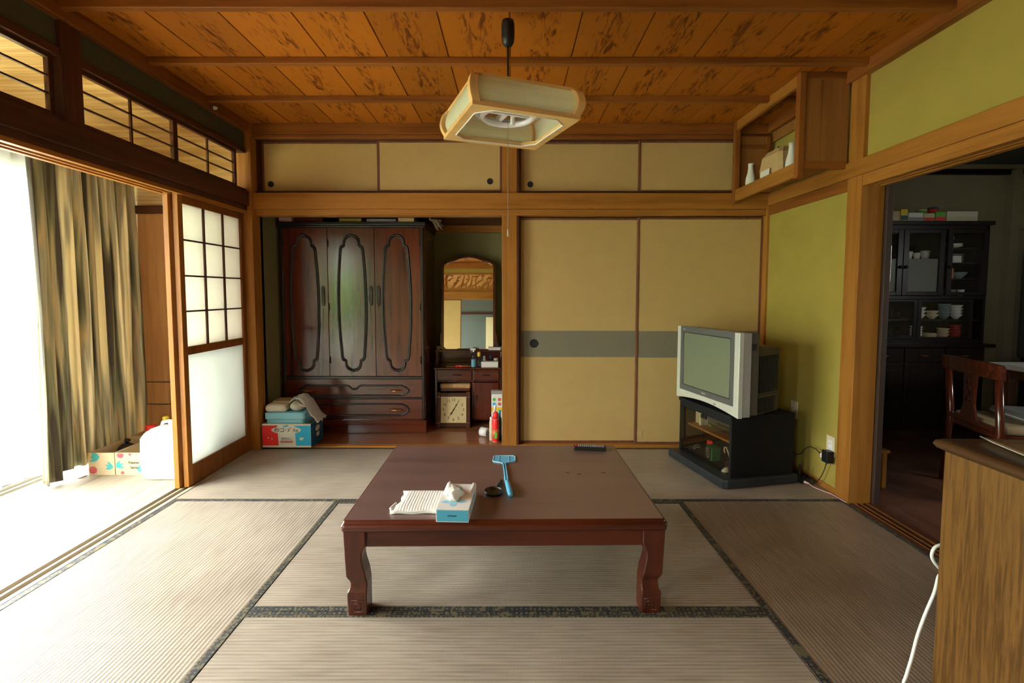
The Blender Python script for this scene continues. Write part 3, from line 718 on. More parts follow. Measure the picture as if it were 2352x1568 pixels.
tatami(0, -0.955, 1.91, -0.005, 'x', 'tatami mat along the alcove and the paper lattice door', (-1, 1))
tatami(1.91, -0.955, W, -0.005, 'x', 'tatami mat under the television stand, along the tall sliding doors', (-1, 1))
tatami(0, -2.865, 0.955, -0.955, 'y', 'sunlit tatami mat along the veranda sill', (-1, 1))
tatami(0.955, -1.91, 2.865, -0.955, 'x', 'tatami mat directly under the low table', (-1, 1))
tatami(0.955, -2.865, 2.865, -1.91, 'x', 'tatami mat in front of the low table, nearest the viewer', (-1, 1))
tatami(2.865, -2.865, W, -0.955, 'y', 'brownish tatami mat along the kitchen opening', (-1, 1))
tatami(0, YR, 1.91, -2.865, 'x', 'tatami mat behind the viewer on the veranda side', (-1, 1))
tatami(1.91, YR, W, -2.865, 'x', 'tatami mat behind the viewer on the kitchen side', (-1, 1))

# ================================================================== LOW TABLE
TZ = 0.36
tb = thing('low_table', 'low dark red lacquered table in the middle of the tatami room', 'table', (1.8965, -1.502, 0.0008), rotz=0.013)
hx, hy = 0.594, 0.442


def rrect(hx, hy, r, n=5):
    p = []
    for cx, cy, a0 in ((hx - r, hy - r, 0), (-hx + r, hy - r, 90), (-hx + r, -hy + r, 180), (hx - r, -hy + r, 270)):
        for k in range(n + 1):
            a = R(a0 + 90 * k / n); p.append((cx + r * math.cos(a), cy + r * math.sin(a)))
    return p


def slab(prof, hx, hy, r):
    """stack of rounded rectangles: prof = [(inset, z)]"""
    return [[(x, y, z) for x, y in rrect(hx - i, hy - i, max(0.002, r - i))] for i, z in prof]


m = M()
m.ring_loft(slab([(0.012, TZ - .042), (0.004, TZ - .040), (0.002, TZ - .030), (0.0, TZ - .020), (0.004, TZ - .014), (0.007, TZ - .013), (0.009, TZ - .006), (0.013, TZ - .002), (0.016, TZ - 0.0012)], hx, hy, 0.022), cap=True)
obj('tabletop_edge', m, 'red_lacquer_x', tb)
m = M(); m.ring_loft(slab([(0.017, TZ - .004), (0.017, TZ - 0.0008), (0.018, TZ - 0.0004)], hx, hy, 0.022), sm=False)
obj('tabletop', m, 'table_top', tb)
za, zb = 0.255, TZ - 0.043
for sx in (-1, 1):
    obj('apron', M().box(sx * 0.555, -0.33, za, sx * 0.535, 0.33, zb), 'red_lacquer_y', tb, bevel=0.002)
for sy in (-1, 1):
    obj('apron', M().box(-0.51, sy * 0.418, za, 0.51, sy * 0.395, zb), 'red_lacquer_x', tb, bevel=0.002)
# shaped legs: outline by height, (outer offset, inner offset)
LEG = [(0.0, 0.0, 0.0), (0.075, 0.0, 0.0), (0.085, 0.002, 0.0), (0.095, 0.007, 0.0), (0.105, 0.0105, 0.0), (0.115, 0.0115, 0.0), (0.125, 0.0095, 0.001), (0.135, 0.005, 0.002), (0.145, 0.001, 0.003), (0.155, 0.0, 0.004), (0.175, 0.0, 0.008), (0.195, 0.0, 0.012), (0.215, 0.0, 0.0145), (0.235, 0.0, 0.013), (0.250, 0.0, 0.007), (0.260, 0.0, 0.001), (0.275, 0.0, -0.002), (TZ - .043, 0.0, -0.002)]
for sx in (-1, 1):
    for sy in (-1, 1):
        m = M(); rings = []
        for z, o, i in LEG:
            lean = 0.0 + 0.012 * (1 - z / 0.32)     # feet stand slightly inside the apron line
            X0 = 0.585 - lean - o; X1 = 0.505 - lean * .2 + i
            Y0 = 0.430 - lean * .6 - o; Y1 = 0.350 + i
            xa, xb = sorted((sx * X0, sx * X1)); ya, yb = sorted((sy * Y0, sy * Y1))
            e = 0.004
            rings.append([(xa + e, ya, z), (xb - e, ya, z), (xb, ya + e, z), (xb, yb - e, z), (xb - e, yb, z), (xa + e, yb, z), (xa, yb - e, z), (xa, ya + e, z)])
        m.ring_loft(rings, sm=False)
        leg = obj('leg', m, 'red_lacquer_z', tb)
        if sy < 0:
            cx = sx * 0.537; yf = -0.4238
            g = M()
            def rect(h, w, zc, t=0.0016, drop=False):
                pts = [(cx - w, yf, zc - h), (cx + w, yf, zc - h), (cx + w, yf, zc + h), (cx - w, yf, zc + h)]
                g.tube(pts, t, 6, closed=True)
            rect(0.022, 0.022, 0.035); rect(0.012, 0.013, 0.034)
            g.tube([(cx - 0.006, yf, 0.036), (cx - 0.006, yf, 0.029), (cx + 0.006, yf, 0.029), (cx + 0.006, yf, 0.036)], 0.0014, 6)
            obj('foot_carving', g, 'red_lacquer_z', leg)

TT = TZ + 0.0008 - 0.0004
# --- things on the table
# towel: folded ribbed cloth
tw = M(); nx, ny = 26, 14
cn = [(1.483, -1.888), (1.675, -1.882), (1.672, -1.690), (1.492, -1.688)]
def bil(u, v):
    a = [cn[0][k] * (1 - u) + cn[1][k] * u for k in (0, 1)]; b = [cn[3][k] * (1 - u) + cn[2][k] * u for k in (0, 1)]
    return a[0] * (1 - v) + b[0] * v, a[1] * (1 - v) + b[1] * v
def tsheet(z0, amp, bulge):
    rows = []
    for j in range(ny + 1):
        row = []
        for i in range(nx + 1):
            u, v = i / nx, j / ny; x, y = bil(u, v)
            ed = min(1, 7 * min(u, 1 - u)) * min(1, 6 * min(v, 1 - v))
            z = z0 * (0.35 + 0.65 * ed ** .5) + amp * math.sin(u * 60 + math.sin(v * 9)) * ed + bulge * math.exp(-((u - .75) ** 2) * 20 - v * 3)
            x += 0.004 * math.sin(v * 17) * (1 - u) ** 4 - 0.006 * (1 - u) ** 6 * math.cos(v * 6); y += 0.003 * math.sin(u * 12) * (1 - v) ** 4
            row.append((x, y, TT + max(z, 0.0015)))
        rows.append(row)
    return rows
t0 = thing('towel', 'folded white ribbed towel lying left of the tissue box on the table', 'towel', (1.58, -1.79, TT))
top = tsheet(0.016, 0.0005, 0.004)
for r1, r2 in zip(top, top[1:]):
    for i in range(nx): tw.quad([r1[i], r1[i + 1], r2[i + 1], r2[i]], sm=True)
bot = [[(x, y, TT + 0.0002) for x, y, z in r] for r in top]
loop = [top[0][i] for i in range(nx + 1)] + [top[j][nx] for j in range(1, ny + 1)] + [top[ny][i] for i in range(nx - 1, -1, -1)] + [top[j][0] for j in range(ny - 1, 0, -1)]
for a, b in zip(loop, loop[1:] + loop[:1]): tw.quad([a, b, (b[0], b[1], TT + .0002), (a[0], a[1], TT + .0002)], sm=True)
obj('folded_cloth', tw, 'towel', t0, world=True)
ed = M()
for k, zz in enumerate((0.004, 0.009)):
    ed.tube([(1.482 + 0.185 * i / 12, -1.890 + 0.006 * i / 12 + 0.001 * math.sin(i), TT + zz + 0.0015 * math.sin(i * .9 + k)) for i in range(13)], 0.0035, 6)
for k in range(3):
    ed.tube([(1.480 - 0.004 * k + 0.010 * j / 6, -1.888 + 0.012 * k + 0.05 * j / 6, TT + 0.005 + 0.002 * k) for j in range(7)], 0.0042, 6)
obj('folded_edge', ed, 'white', t0, world=True)

# tissue box
tx = thing('tissue_box', 'opened tissue box with teal blue end standing on the front edge of the table', 'tissue box', (1.7205, -1.835, TT), rotz=-0.045)
hw, hl, hh = 0.0585, 0.117, 0.046
m = M().box(-hw, -hl, 0, hw, hl, hh, 0)
m.quad([(-hw + .003, -hl - .0004, .002), (hw - .001, -hl - .0004, .002), (hw - .001, -hl - .0004, hh - .002), (-hw + .003, -hl - .0004, hh - .002)], 1)
m.quad([(-hw + .003, hl + .0004, .002), (hw - .001, hl + .0004, .002), (hw - .001, hl + .0004, hh - .002), (-hw + .003, hl + .0004, hh - .002)], 1)
def petal(cx, cy, a, l, wd, z, n=9):
    pts = []
    for k in range(n): t = k / (n - 1); pts.append((l * t, wd * math.sin(math.pi * t)))
    for k in range(n - 2, 0, -1): t = k / (n - 1); pts.append((l * t, -wd * math.sin(math.pi * t)))
    return [(cx + p * math.cos(a) - q * math.sin(a), cy + p * math.sin(a) + q * math.cos(a), z) for p, q in pts]
for a in (math.pi * 1.08, -0.10, -math.pi / 2): m.quad(petal(-0.004, -0.045, a, 0.050, 0.013, hh + .0004), 2)
m.quad(petal(0.0, 0.045, math.pi / 2, 0.045, 0.012, hh + .0004), 2)
for y in (-0.07, -0.01, 0.05): m.quad([(hw + .0004, y + 0.022 * math.cos(t), 0.024 + 0.013 * math.sin(t)) for t in [k * math.pi / 7 for k in range(14)]], 2)
m.quad([(-0.004 + 0.020 * math.cos(t), 0.006 + 0.056 * math.sin(t), hh + .0007) for t in [k * math.pi / 12 for k in range(24)]], 3)
obj('carton', m, ['white', 'tissue_blue', 'pale_blue', 'black'], tx, bevel=0)
text('printed_mark', 'scottie' if False else 'primeur', 0.010, 'black', tx, (0.0, -hl - 0.0008, 0.024), (math.pi / 2, 0, 0))
ts = M(); n = 18
rings = []
for j in range(7):
    v = j / 6; rg = []
    for i in range(n):
        a = 2 * math.pi * i / n
        rx = (0.026 * (1 - v) + 0.020 * v) * (1 + .28 * math.sin(3 * a + 2 * v)); ry = (0.060 * (1 - v) + 0.036 * v) * (1 + .18 * math.sin(5 * a + v * 4))
        rg.append((-0.006 - 0.010 * v + rx * math.cos(a), 0.005 + 0.004 * v + ry * math.sin(a), hh + 0.0005 + 0.026 * v + 0.005 * math.sin(2 * a + 3) * v))
    rings.append(rg)
ts.ring_loft(rings, cap=True)
obj('tissue', ts, 'tissue_paper', tx)
fl = M().quad([(-hw, 0.02, hh), (-hw + .02, -.01, hh + .003), (-hw + .028, .05, hh + .020), (-hw + .012, hl - .01, hh + .016), (-hw, hl, hh + .002)], 0, True)
obj('torn_flap', fl, 'white', tx, solid=0.0008); fl = M()
fl.quad([(hw, .03, hh), (hw - .018, .02, hh + .004), (hw - .012, hl - .015, hh + .012), (hw, hl, hh + .004)], 0, True)
obj('torn_flap', fl, 'white', tx, solid=0.0008)

# magnifying glass
mg = thing('magnifying_glass', 'black rimmed magnifying glass lying between tissue box and fly swatter', 'magnifying glass', (1.853, -1.700, TT))
obj('rim', M().lathe([(0.036, 0.0), (0.0385, 0.002), (0.0385, 0.013), (0.036, 0.015), (0.034, 0.014), (0.033, 0.008), (0.034, 0.001), (0.036, 0.0)], (0, 0, 0), 36), 'black_plastic', mg)
obj('lens', M().ellip((0, 0, 0.008), (0.0335, 0.0335, 0.0045), 32, 10), 'clear_plastic', mg)
obj('handle', M().tube([(0.013, 0.034, 0.008), (0.018, 0.055, 0.008), (0.031, 0.112, 0.008)], [0.005, 0.0065, 0.0075], 12), 'black_plastic', mg)

# fly swatter
fs = thing('fly_swatter', 'pale blue plastic fly swatter lying on the low table', 'fly swatter', (1.89, -1.30, TT))
hd = [(-0.052, 0.040), (-0.044, 0.052), (0.044, 0.052), (0.054, 0.040), (0.054, -0.020), (0.048, -0.034), (0.016, -0.048), (0.006, -0.060), (-0.006, -0.060), (-0.016, -0.046), (-0.048, -0.034), (-0.054, -0.020)]
g = M().prism(hd, 0.0008, 0.0020, 'z')
obj('paddle', g, 'blue_plastic', fs)
fr_ = M().tube([(x, y, 0.002) for x, y in hd], 0.0022, 6, closed=True)
for x in (-0.024, 0.024): fr_.tube([(x, 0.050, 0.0024), (x, -0.040, 0.0024)], 0.0011, 5)
obj('paddle_rim', fr_, 'pale_blue', fs)
obj('shaft', M().tube([(-0.004, -0.058, 0.004), (0.004, -0.16, 0.005), (0.011, -0.30, 0.006)], [0.003, 0.0035, 0.004], 8).tube([(0.006, -0.058, 0.004), (0.014, -0.16, 0.005), (0.022, -0.30, 0.006)], [0.003, 0.0035, 0.004], 8), 'blue_plastic', fs)
obj('grip', M().tube([(0.0165, -0.295, 0.009), (0.019, -0.315, 0.0105), (0.030, -0.415, 0.0115), (0.033, -0.440, 0.0105), (0.034, -0.446, 0.008)], [0.007, 0.0105, 0.0115, 0.010, 0.005], 14), 'blue_plastic', fs)

# remote control
rc = thing('remote_control', 'black remote control lying at the back right corner of the table', 'remote control', (2.335, -1.145, TT), rotz=-0.12)
obj('body', M().box(-0.083, -0.022, 0, 0.083, 0.022, 0.020), 'black_plastic', rc, bevel=0.004)
bt = M(); br = M(); rr = random.Random(5)
for i in range(13):
    for j in range(3):
        x, y = -0.058 + i * 0.0105, -0.012 + j * 0.012
        bt.box(x - .0035, y - .0038, .0198, x + .0035, y + .0038, .0218, 0)
obj('keypad', bt, 'grey', rc, bevel=0.0005)
obj('power_button', M().box(-0.076, -0.012, .0198, -0.069, -0.004, .022).box(-0.076, 0.004, .0198, -0.069, 0.012, .022), 'red', rc)

for (x, y, l, wv) in ((2.182, -1.471, .009, 'left'), (2.233, -1.487, .011, 'middle'), (2.344, -1.472, .011, 'right')):
    o = obj('water_drop', M().ellip((x, y, TT - 0.0002), (l, 0.005, 0.0022), 16, 8, zmin=0.0), 'stain')
    tag(o, 'brownish drop on the right half of the tabletop, %s of three' % wv if wv == 'middle' else 'brownish drop on the right half of the tabletop, %smost of three' % wv, 'drop', 'drops on the tabletop')

# ================================================================== PENDANT LAMP
lp = thing('pendant_lamp', 'square wooden framed pendant lamp hanging from the ceiling by a black cord', 'lamp', (1.910, -1.430, 1.900), rotz=R(21.3))
s0 = 0.236; hL = 0.128
def bulge(t): return 0.017 * math.sin(math.pi * t)
# corner posts (bowed)
for sx, sy in ((1, 1), (1, -1), (-1, 1), (-1, -1)):
    rings = []
    for k in range(9):
        t = k / 8; o = s0 + bulge(t) - 0.004 * (1 - t) - (0.010 if t > .99 else 0); i = o - 0.034; z = 0.006 + (hL - .012) * t
        xs_ = sorted((sx * o, sx * i)); ys_ = sorted((sy * o, sy * i)); c_ = .006
        rings.append([(xs_[0], ys_[0], z), (xs_[1], ys_[0], z), (xs_[1], ys_[1], z), (xs_[0], ys_[1], z)])
    obj('corner_post', M().ring_loft(rings, sm=False), 'pale_wood_z', lp, bevel=0.002)
def frame_ring(z0, z1, outer, inner, ch=0.055):
    m = M(); o = rrect(outer, outer, 0.008, 2)
    a = [(outer, -outer), (outer, outer), (-outer, outer), (-outer, -outer)]
    inn = [(inner, -inner + ch), (inner, inner - ch), (inner - ch, inner), (-inner + ch, inner), (-inner, inner - ch), (-inner, -inner + ch), (-inner + ch, -inner), (inner - ch, -inner)]
    ou = [(outer, -outer * .72), (outer, outer * .72), (outer * .72, outer), (-outer * .72, outer), (-outer, outer * .72), (-outer, -outer * .72), (-outer * .72, -outer), (outer * .72, -outer)]
    cor = {1: (outer, outer), 3: (-outer, outer), 5: (-outer, -outer), 7: (outer, -outer)}
    for k in range(8):
        k2 = (k + 1) % 8
        for z in (z0, z1):
            p = [(inn[k][0], inn[k][1], z), (inn[k2][0], inn[k2][1], z), (ou[k2][0], ou[k2][1], z)]
            if k in cor: p.append((cor[k][0], cor[k][1], z))
            p.append((ou[k][0], ou[k][1], z)); m.quad(p)
        m.quad([(inn[k][0], inn[k][1], z0), (inn[k2][0], inn[k2][1], z0), (inn[k2][0], inn[k2][1], z1), (inn[k][0], inn[k][1], z1)])
        o1 = ou[k]; o2 = ou[k2]
        if k in cor:
            c_ = cor[k]; m.quad([(o1[0], o1[1], z0), (c_[0], c_[1], z0), (c_[0], c_[1], z1), (o1[0], o1[1], z1)]); m.quad([(c_[0], c_[1], z0), (o2[0], o2[1], z0), (o2[0], o2[1], z1), (c_[0], c_[1], z1)])
        else: m.quad([(o1[0], o1[1], z0), (o2[0], o2[1], z0), (o2[0], o2[1], z1), (o1[0], o1[1], z1)])
    return m
obj('bottom_frame', frame_ring(-0.002, 0.016, 0.235, 0.200), 'pale_wood_x', lp, bevel=0.0015)
_o = [(.199, -.145), (.199, .145), (.145, .199), (-.145, .199), (-.199, .145), (-.199, -.145), (-.145, -.199), (.145, -.199)]
obj('inner_lip', M().tube([(x, y, -.001) for x, y in _o], .0035, 6, closed=True), 'white', lp)
obj('top_frame', frame_ring(hL - .012, hL, 0.222, 0.196), 'pale_wood_x', lp, bevel=0.0015)
for k in range(4):
    a = k * math.pi / 2; m = M(); rings = []
    for i in range(9):
        t = i / 8; d_ = s0 - 0.020 + bulge(t) * .9; z = 0.012 + (hL - .020) * t
        hw_ = 0.206 + bulge(t); rings.append([(-hw_, d_, z), (hw_, d_, z), (hw_, d_ - .003, z), (-hw_, d_ - .003, z)])
    rot = [[(x * math.cos(a) - y * math.sin(a), x * math.sin(a) + y * math.cos(a), z) for x, y, z in rg] for rg in rings]
    m.ring_loft(rot, sm=False); obj('shade_panel', m, 'lamp_shade', lp, label='pale translucent shade panel')
def torus(cx, cy, cz, Rr, r, n=40):
    return M().tube([(cx + Rr * math.cos(2 * math.pi * i / n), cy + Rr * math.sin(2 * math.pi * i / n), cz) for i in range(n)], r, 12, closed=True)
obj('ring_tube', torus(0, 0.0, 0.060, 0.112, 0.0145), 'tube_glass', lp, label='outer white fluorescent ring tube')
obj('ring_tube', torus(0, 0.0, 0.086, 0.150, 0.0145), 'tube_glass', lp, label='upper wider fluorescent ring tube')
obj('reflector', M().lathe([(0.045, 0.095), (0.06, 0.112), (0.17, 0.116), (0.17, 0.119), (0.04, 0.122), (0.02, 0.120)], n=32), 'paper_brown', lp)
obj('tube_holder', M().box(-0.115, -0.008, 0.062, 0.115, 0.008, 0.096).box(-0.01, -.15, .070, .01, .15, .10), 'white', lp, bevel=0.003)
obj('starter', M().cyl((0.03, 0.02, 0.03), (0.03, 0.02, 0.085), 0.010).lathe([(.01, .07), (.028, .07), (.028, .09), (.01, .09)], (0, 0, 0), 16), 'white', lp)
obj('cord', M().tube([(0, 0, 0.118), (0, 0, 0.40)], 0.0042, 8), 'black_plastic', lp)
obj('ceiling_cap', M().lathe([(0.004, 0.358), (0.018, 0.362), (0.026, 0.376), (0.029, 0.40), (0.029, 0.447), (0.026, 0.4665)], n=24), 'black_plastic', lp, label='black bell shaped ceiling rose')
ps = obj('pull_string', M().tube([(0, 0, 0.07), (0, 0, -0.44)], 0.0010, 6), 'grey', lp)
obj('string_weight', M().cyl((0, 0, -0.470), (0, 0, -0.438), 0.0032, 10), 'silver', ps)

# ================================================================== TELEVISION STAND (local x = depth, y = along the front)
sd = thing('tv_stand', 'black television stand with smoked glass doors in the right rear corner', 'stand', (3.185, -0.770, 0.001), rotz=R(12.1))
rb = M(); o_ = [(0.0, 0.03), (0.03, 0.0), (0.56, 0.0), (0.56, 0.62), (0.03, 0.62), (0.0, 0.59)]
o_ = [(x, y - 0.03) for x, y in o_]
obj('base', M().prism([(0.0, 0.02), (0.006, -0.01), (0.03, -0.03), (0.525, -0.03), (0.525, 0.60), (0.0, 0.60)], 0.0, 0.055, 'z'), 'black_base', sd, bevel=0.008, seg=3)
BX0, BX1, BY0, BY1, BZ = 0.068, 0.510, 0.0, 0.570, 0.435
obj('side_panel', M().box(BX0, BY0, 0.055, BX1, BY0 + 0.020, BZ - .022), 'black_laminate', sd, bevel=0.002)
obj('side_panel', M().box(BX0, BY1 - .020, 0.055, BX1, BY1, BZ - .022), 'black_laminate', sd, bevel=0.002)
obj('top_panel', M().box(BX0 - .008, BY0 - .004, BZ - .022, BX1, BY1 + .004, BZ), 'black_laminate', sd, bevel=0.003)
obj('front_rail', M().box(BX0, BY0 + .02, BZ - .060, BX0 + .018, BY1 - .02, BZ - .022), 'black_laminate', sd, bevel=0.002)
obj('back_panel', M().box(BX1 - .010, BY0 + .02, 0.055, BX1 - .004, BY1 - .02, BZ - .022), 'black_laminate', sd)
obj('shelf', M().box(BX0 + .055, BY0 + .02, 0.238, BX1 - .012, BY1 - .02, 0.252), 'timber_y', sd, bevel=0.001, label='light wooden inner shelf')
for y0, y1 in ((BY0 + .022, 0.284), (0.287, BY1 - .022)):
    dr = obj('glass_door', M().box(BX0 + .002, y0, 0.062, BX0 + .006, y1, BZ - .064), 'smoked_glass', sd, label='smoked glass door')
    yy = y1 - .014 if y0 < .2 else y0 + .014
    obj('door_catch', M().box(BX0 - .004, yy - .012, BZ - .085, BX0 + .008, yy + .012, BZ - .062), 'black_plastic', dr)


def in_stand(name, label, cat, x, y, z, rz=0.0):
    v = Matrix.Rotation(R(12.1), 3, 'Z') @ Vector((x, y, z)) + Vector((3.185, -0.770, 0.001))
    return thing(name, label, cat, tuple(v), rotz=R(12.1) + rz)


SH = 0.2525; FLR = 0.0555
t = in_stand('video_recorder', 'dark video recorder with green display on the stand shelf', 'recorder', 0.34, 0.235, SH)
obj('case', M().box(-0.16, -0.165, 0.006, 0.145, 0.165, 0.075), 'tv_grey', t, bevel=0.003)
obj('front_strip', M().box(-0.163, -0.160, 0.012, -0.160, 0.160, 0.034).box(-.163, -.10, .042, -.160, .07, .062), 'black_plastic', t)
obj('display', M().box(-0.1645, 0.125, 0.016, -0.163, 0.155, 0.026), 'bright_green', t)
obj('foot', M().box(-.14, -.14, 0, .14, -.12, .006), 'black_plastic', t); obj('foot', M().box(-.14, .12, 0, .14, .14, .006), 'black_plastic', t)
t = in_stand('carton_box', 'plain tan box behind the left glass door of the stand', 'box', 0.30, 0.512, SH)
obj('carton', M().box(-0.12, -0.026, 0, 0.10, 0.034, 0.100), 'cream', t, bevel=0.001)
obj('lid_flap', M().box(-0.11, -0.040, 0.1005, 0.05, 0.034, 0.103), 'ochre', t)
t = in_stand('paperback_book', 'white spined book standing beside the tan box in the stand', 'book', 0.22, 0.462, SH)
obj('cover', M().box(-0.06, -0.009, 0, 0.06, 0.009, 0.098), 'white', t, bevel=0.001)
obj('pages', M().box(-0.058, -0.007, 0.0985, 0.058, 0.007, 0.0995), 'cream', t)
t = in_stand('cassette_case', 'orange and yellow case lying on top of the video recorder', 'case', 0.27, 0.305, SH + 0.0755)
obj('case', M().box(-0.06, -0.02, 0, 0.05, 0.11, 0.022), 'ochre', t, bevel=0.002)
obj('label_strip', M().box(-0.0605, -0.055, 0, 0.03, -0.021, 0.020), 'yellow', t)
t = in_stand('cassette_case', 'grey case on the video recorder behind the right glass door', 'case', 0.27, 0.150, SH + 0.0755)
obj('case', M().box(-0.06, -0.07, 0, 0.06, 0.06, 0.022), 'tv_grey', t, bevel=0.002)
obj('sticker', M().box(-0.0608, -0.01, 0.008, -0.06, 0.008, 0.016), 'white', t)
# green alarm clock
ac = in_stand('alarm_clock', 'green square alarm clock with black dial inside the television stand', 'alarm clock', 0.135, 0.325, FLR, rz=-0.25)
obj('case', M().box(0.004, -0.048, 0.004, 0.070, 0.048, 0.092), 'green', ac, bevel=0.010, seg=3)
obj('dial', M().box(-0.002, -0.040, 0.010, 0.0045, 0.040, 0.086), 'black_plastic', ac, bevel=0.003)
hrs = M()
for k in range(12):
    a = 2 * math.pi * k / 12; y, z = -0.030 * math.sin(a), 0.048 + 0.030 * math.cos(a); hrs.box(-0.0035, y - .003, z - .0035, -0.002, y + .003, z + .0035)
obj('hour_marks', hrs, 'cream', ac)
obj('clock_hands', M().tube([(-0.004, 0, 0.048), (-0.004, -0.003, 0.068)], 0.0013, 6).tube([(-0.004, 0.0, 0.048), (-0.004, -0.020, 0.038)], 0.0010, 6), 'white', ac)
obj('clock_foot', M().box(0.01, -0.03, 0, 0.05, 0.03, 0.005), 'bright_green', ac)
t = in_stand('trinket', 'small clear glass trinket left of the green alarm clock', 'trinket', 0.16, 0.495, FLR)
obj('glass_body', M().ellip((0, 0, 0.034), (0.026, 0.026, 0.034), 16, 8).ellip((0.01, -0.03, 0.028), (0.018, 0.018, 0.028), 12, 6), 'clear_plastic', t)
obj('metal_ring', M().tube([(0.022 * math.cos(k * .6), 0.022 * math.sin(k * .6), 0.03 + 0.01 * math.sin(k)) for k in range(11)], 0.002, 6), 'silver', t)
t = in_stand('ribbon_bow', 'small red bow behind the glass left of the alarm clock', 'bow', 0.24, 0.455, FLR)
obj('bow_loops', M().ellip((0, 0.018, 0.060), (0.008, 0.020, 0.022), 12, 8).ellip((0, -0.012, 0.072), (0.008, 0.016, 0.016), 12, 8), 'red', t)
obj('stem', M().tube([(0, 0, 0), (0, 0.002, 0.06)], 0.003, 6), 'green', t)
t = in_stand('white_adapter', 'white boxy adapter leaning at the back of the stand floor', 'adapter', 0.36, 0.24, FLR)
obj('adapter_body', M().box(-0.02, -0.045, 0, 0.02, 0.045, 0.120), 'white', t, bevel=0.004)
obj('label_patch', M().box(-0.0208, -0.015, 0.03, -0.0200, 0.015, 0.06), 'grey', t)
t = in_stand('coiled_cable', 'pale cable loop standing behind the right glass door', 'cable', 0.16, 0.150, FLR)
obj('cable_loop', M().tube([(0, -0.030, 0.035), (0, -0.022, 0.06), (0, 0.0, 0.105), (0, 0.020, 0.130), (0, 0.038, 0.125), (0, 0.040, 0.105), (0, 0.030, 0.09)], 0.0042, 8), 'cream', t)
obj('coil', M().tube([(0.01 * math.sin(k * .5), -0.012 + 0.022 * math.cos(k * .7), 0.026 + 0.020 * math.sin(k * .7)) for k in range(28)], 0.0028, 6), 'brass', t)
t = in_stand('computer_mouse', 'white rounded mouse on the floor of the stand by the right door edge', 'mouse', 0.115, 0.105, FLR)
obj('shell', M().ellip((0, 0, 0.0), (0.030, 0.022, 0.026), 20, 12, zmin=0.0), 'white_gloss', t)
obj('button_seam', M().box(-0.026, -0.0008, 0.012, -0.008, 0.0008, 0.0225), 'grey', t)

# ================================================================== TELEVISION
tv = thing('television', 'bulky silver tube television standing on the black stand', 'television', (3.185, -0.770, BZ + 0.002), rotz=R(12.1))
FX = 0.050
Y0, Y1 = -0.075, 0.590; H = 0.508
arch = [(Y0 + (Y1 - Y0) * k / 16, 0.002 + 0.030 * math.sin(math.pi * k / 16)) for k in range(17)]
pol = arch + [(Y1, H), (Y0, H)]
obj('front_bezel', M().prism(pol, FX, FX + 0.030, 'x'), 'silver', tv, bevel=0.003, label='silver front bezel')
pol2 = [(y, z + (.004 if z < .2 else -.003)) for y, z in pol]
obj('bezel_side', M().prism([(min(max(y, Y0 + .004), Y1 - .004), z) for y, z in pol2], FX + 0.030, FX + 0.085, 'x'), 'silver_side', tv, bevel=0.004)
# dark inner surround with an opening for the tube
sy0, sy1, sz0, sz1 = 0.004, 0.505, 0.105, 0.468
dy0, dy1, dz0, dz1 = -0.030, 0.545, 0.066, H + 0.001
obj('screen_surround', M().box(FX - .002, dy0, dz0, FX + .004, dy1, sz0).box(FX - .002, dy0, sz1, FX + .004, dy1, dz1).box(FX - .002, dy0, sz0, FX + .004, sy0, sz1).box(FX - .002, sy1, sz0, FX + .004, dy1, sz1), 'tv_grey', tv, label='dark grey screen surround')
sc_ = M(); rows = []
for j in range(9):
    rows.append([(FX - 0.0008 - 0.002 * (1 - (2 * i / 10 - 1) ** 2) * (1 - (2 * j / 8 - 1) ** 2), sy0 - .002 + (sy1 - sy0 + .004) * i / 10, sz0 - .002 + (sz1 - sz0 + .004) * j / 8) for i in range(11)])
for r1, r2 in zip(rows, rows[1:]):
    for i in range(10): sc_.quad([r1[i], r1[i + 1], r2[i + 1], r2[i]], sm=True)
obj('screen', sc_, 'tv_screen', tv, label='blank grey green screen')
gr = M().tube([(FX - .0012, sy0, sz0), (FX - .0012, sy1, sz0), (FX - .0012, sy1, sz1), (FX - .0012, sy0, sz1)], 0.0028, 6, closed=True)
obj('screen_groove', gr, 'black', tv)
text('brand_lettering', 'SONY', 0.018, 'silver', tv, (FX - 0.0030, 0.262, 0.084), (math.pi / 2, 0, -math.pi / 2))
obj('power_light', M().box(FX - .002, 0.135, 0.040, FX + .0, 0.140, 0.045).box(FX - .0022, .150, .032, FX, .1515, .05), 'black', tv)
text('badge', 'Trinitron' if False else 'WEGA', 0.010, 'silver', tv, (FX - 0.0030, 0.500, 0.489), (math.pi / 2, 0, -math.pi / 2))
# rear body: thick collar then ribbed tapering back
obj('collar', M().box(FX + .085, Y0 + .020, 0.010, FX + .150, Y1 - .020, H - .008), 'tv_back', tv, bevel=0.006)
rings = []
for x, y0, y1, z1 in ((FX + .150, Y0 + .045, Y1 - .045, 0.425), (FX + .200, Y0 + .060, Y1 - .060, 0.420), (FX + .385, Y0 + .135, Y1 - .135, 0.402), (FX + .405, Y0 + .155, Y1 - .155, 0.385)):
    rings.append([(x, y0, 0.004), (x, y1, 0.004), (x, y1, z1), (x, y0, z1)])
obj('rear_housing', M().ring_loft(rings, sm=False), 'tv_back', tv, bevel=0.004)
rb = M()
for k in range(13):
    x = FX + .180 + k * .0155; y = Y0 + .060 + (x - FX - .2) * (0.075 / .185) - .0035
    rb.box(x, y, 0.135, x + .0065, y + .008, 0.36)
    if k < 11: rb.box(x, y, 0.015, x + .0065, y + .008, 0.105)
obj('vent_ribs', rb, 'black_base', tv)
obj('side_ridge', M().prism([(FX + .150, Y0 + .036), (FX + .390, Y0 + .128), (FX + .390, Y0 + .15), (FX + .150, Y0 + .06)], 0.112, 0.122, 'z'), 'tv_back', tv, bevel=0.002)
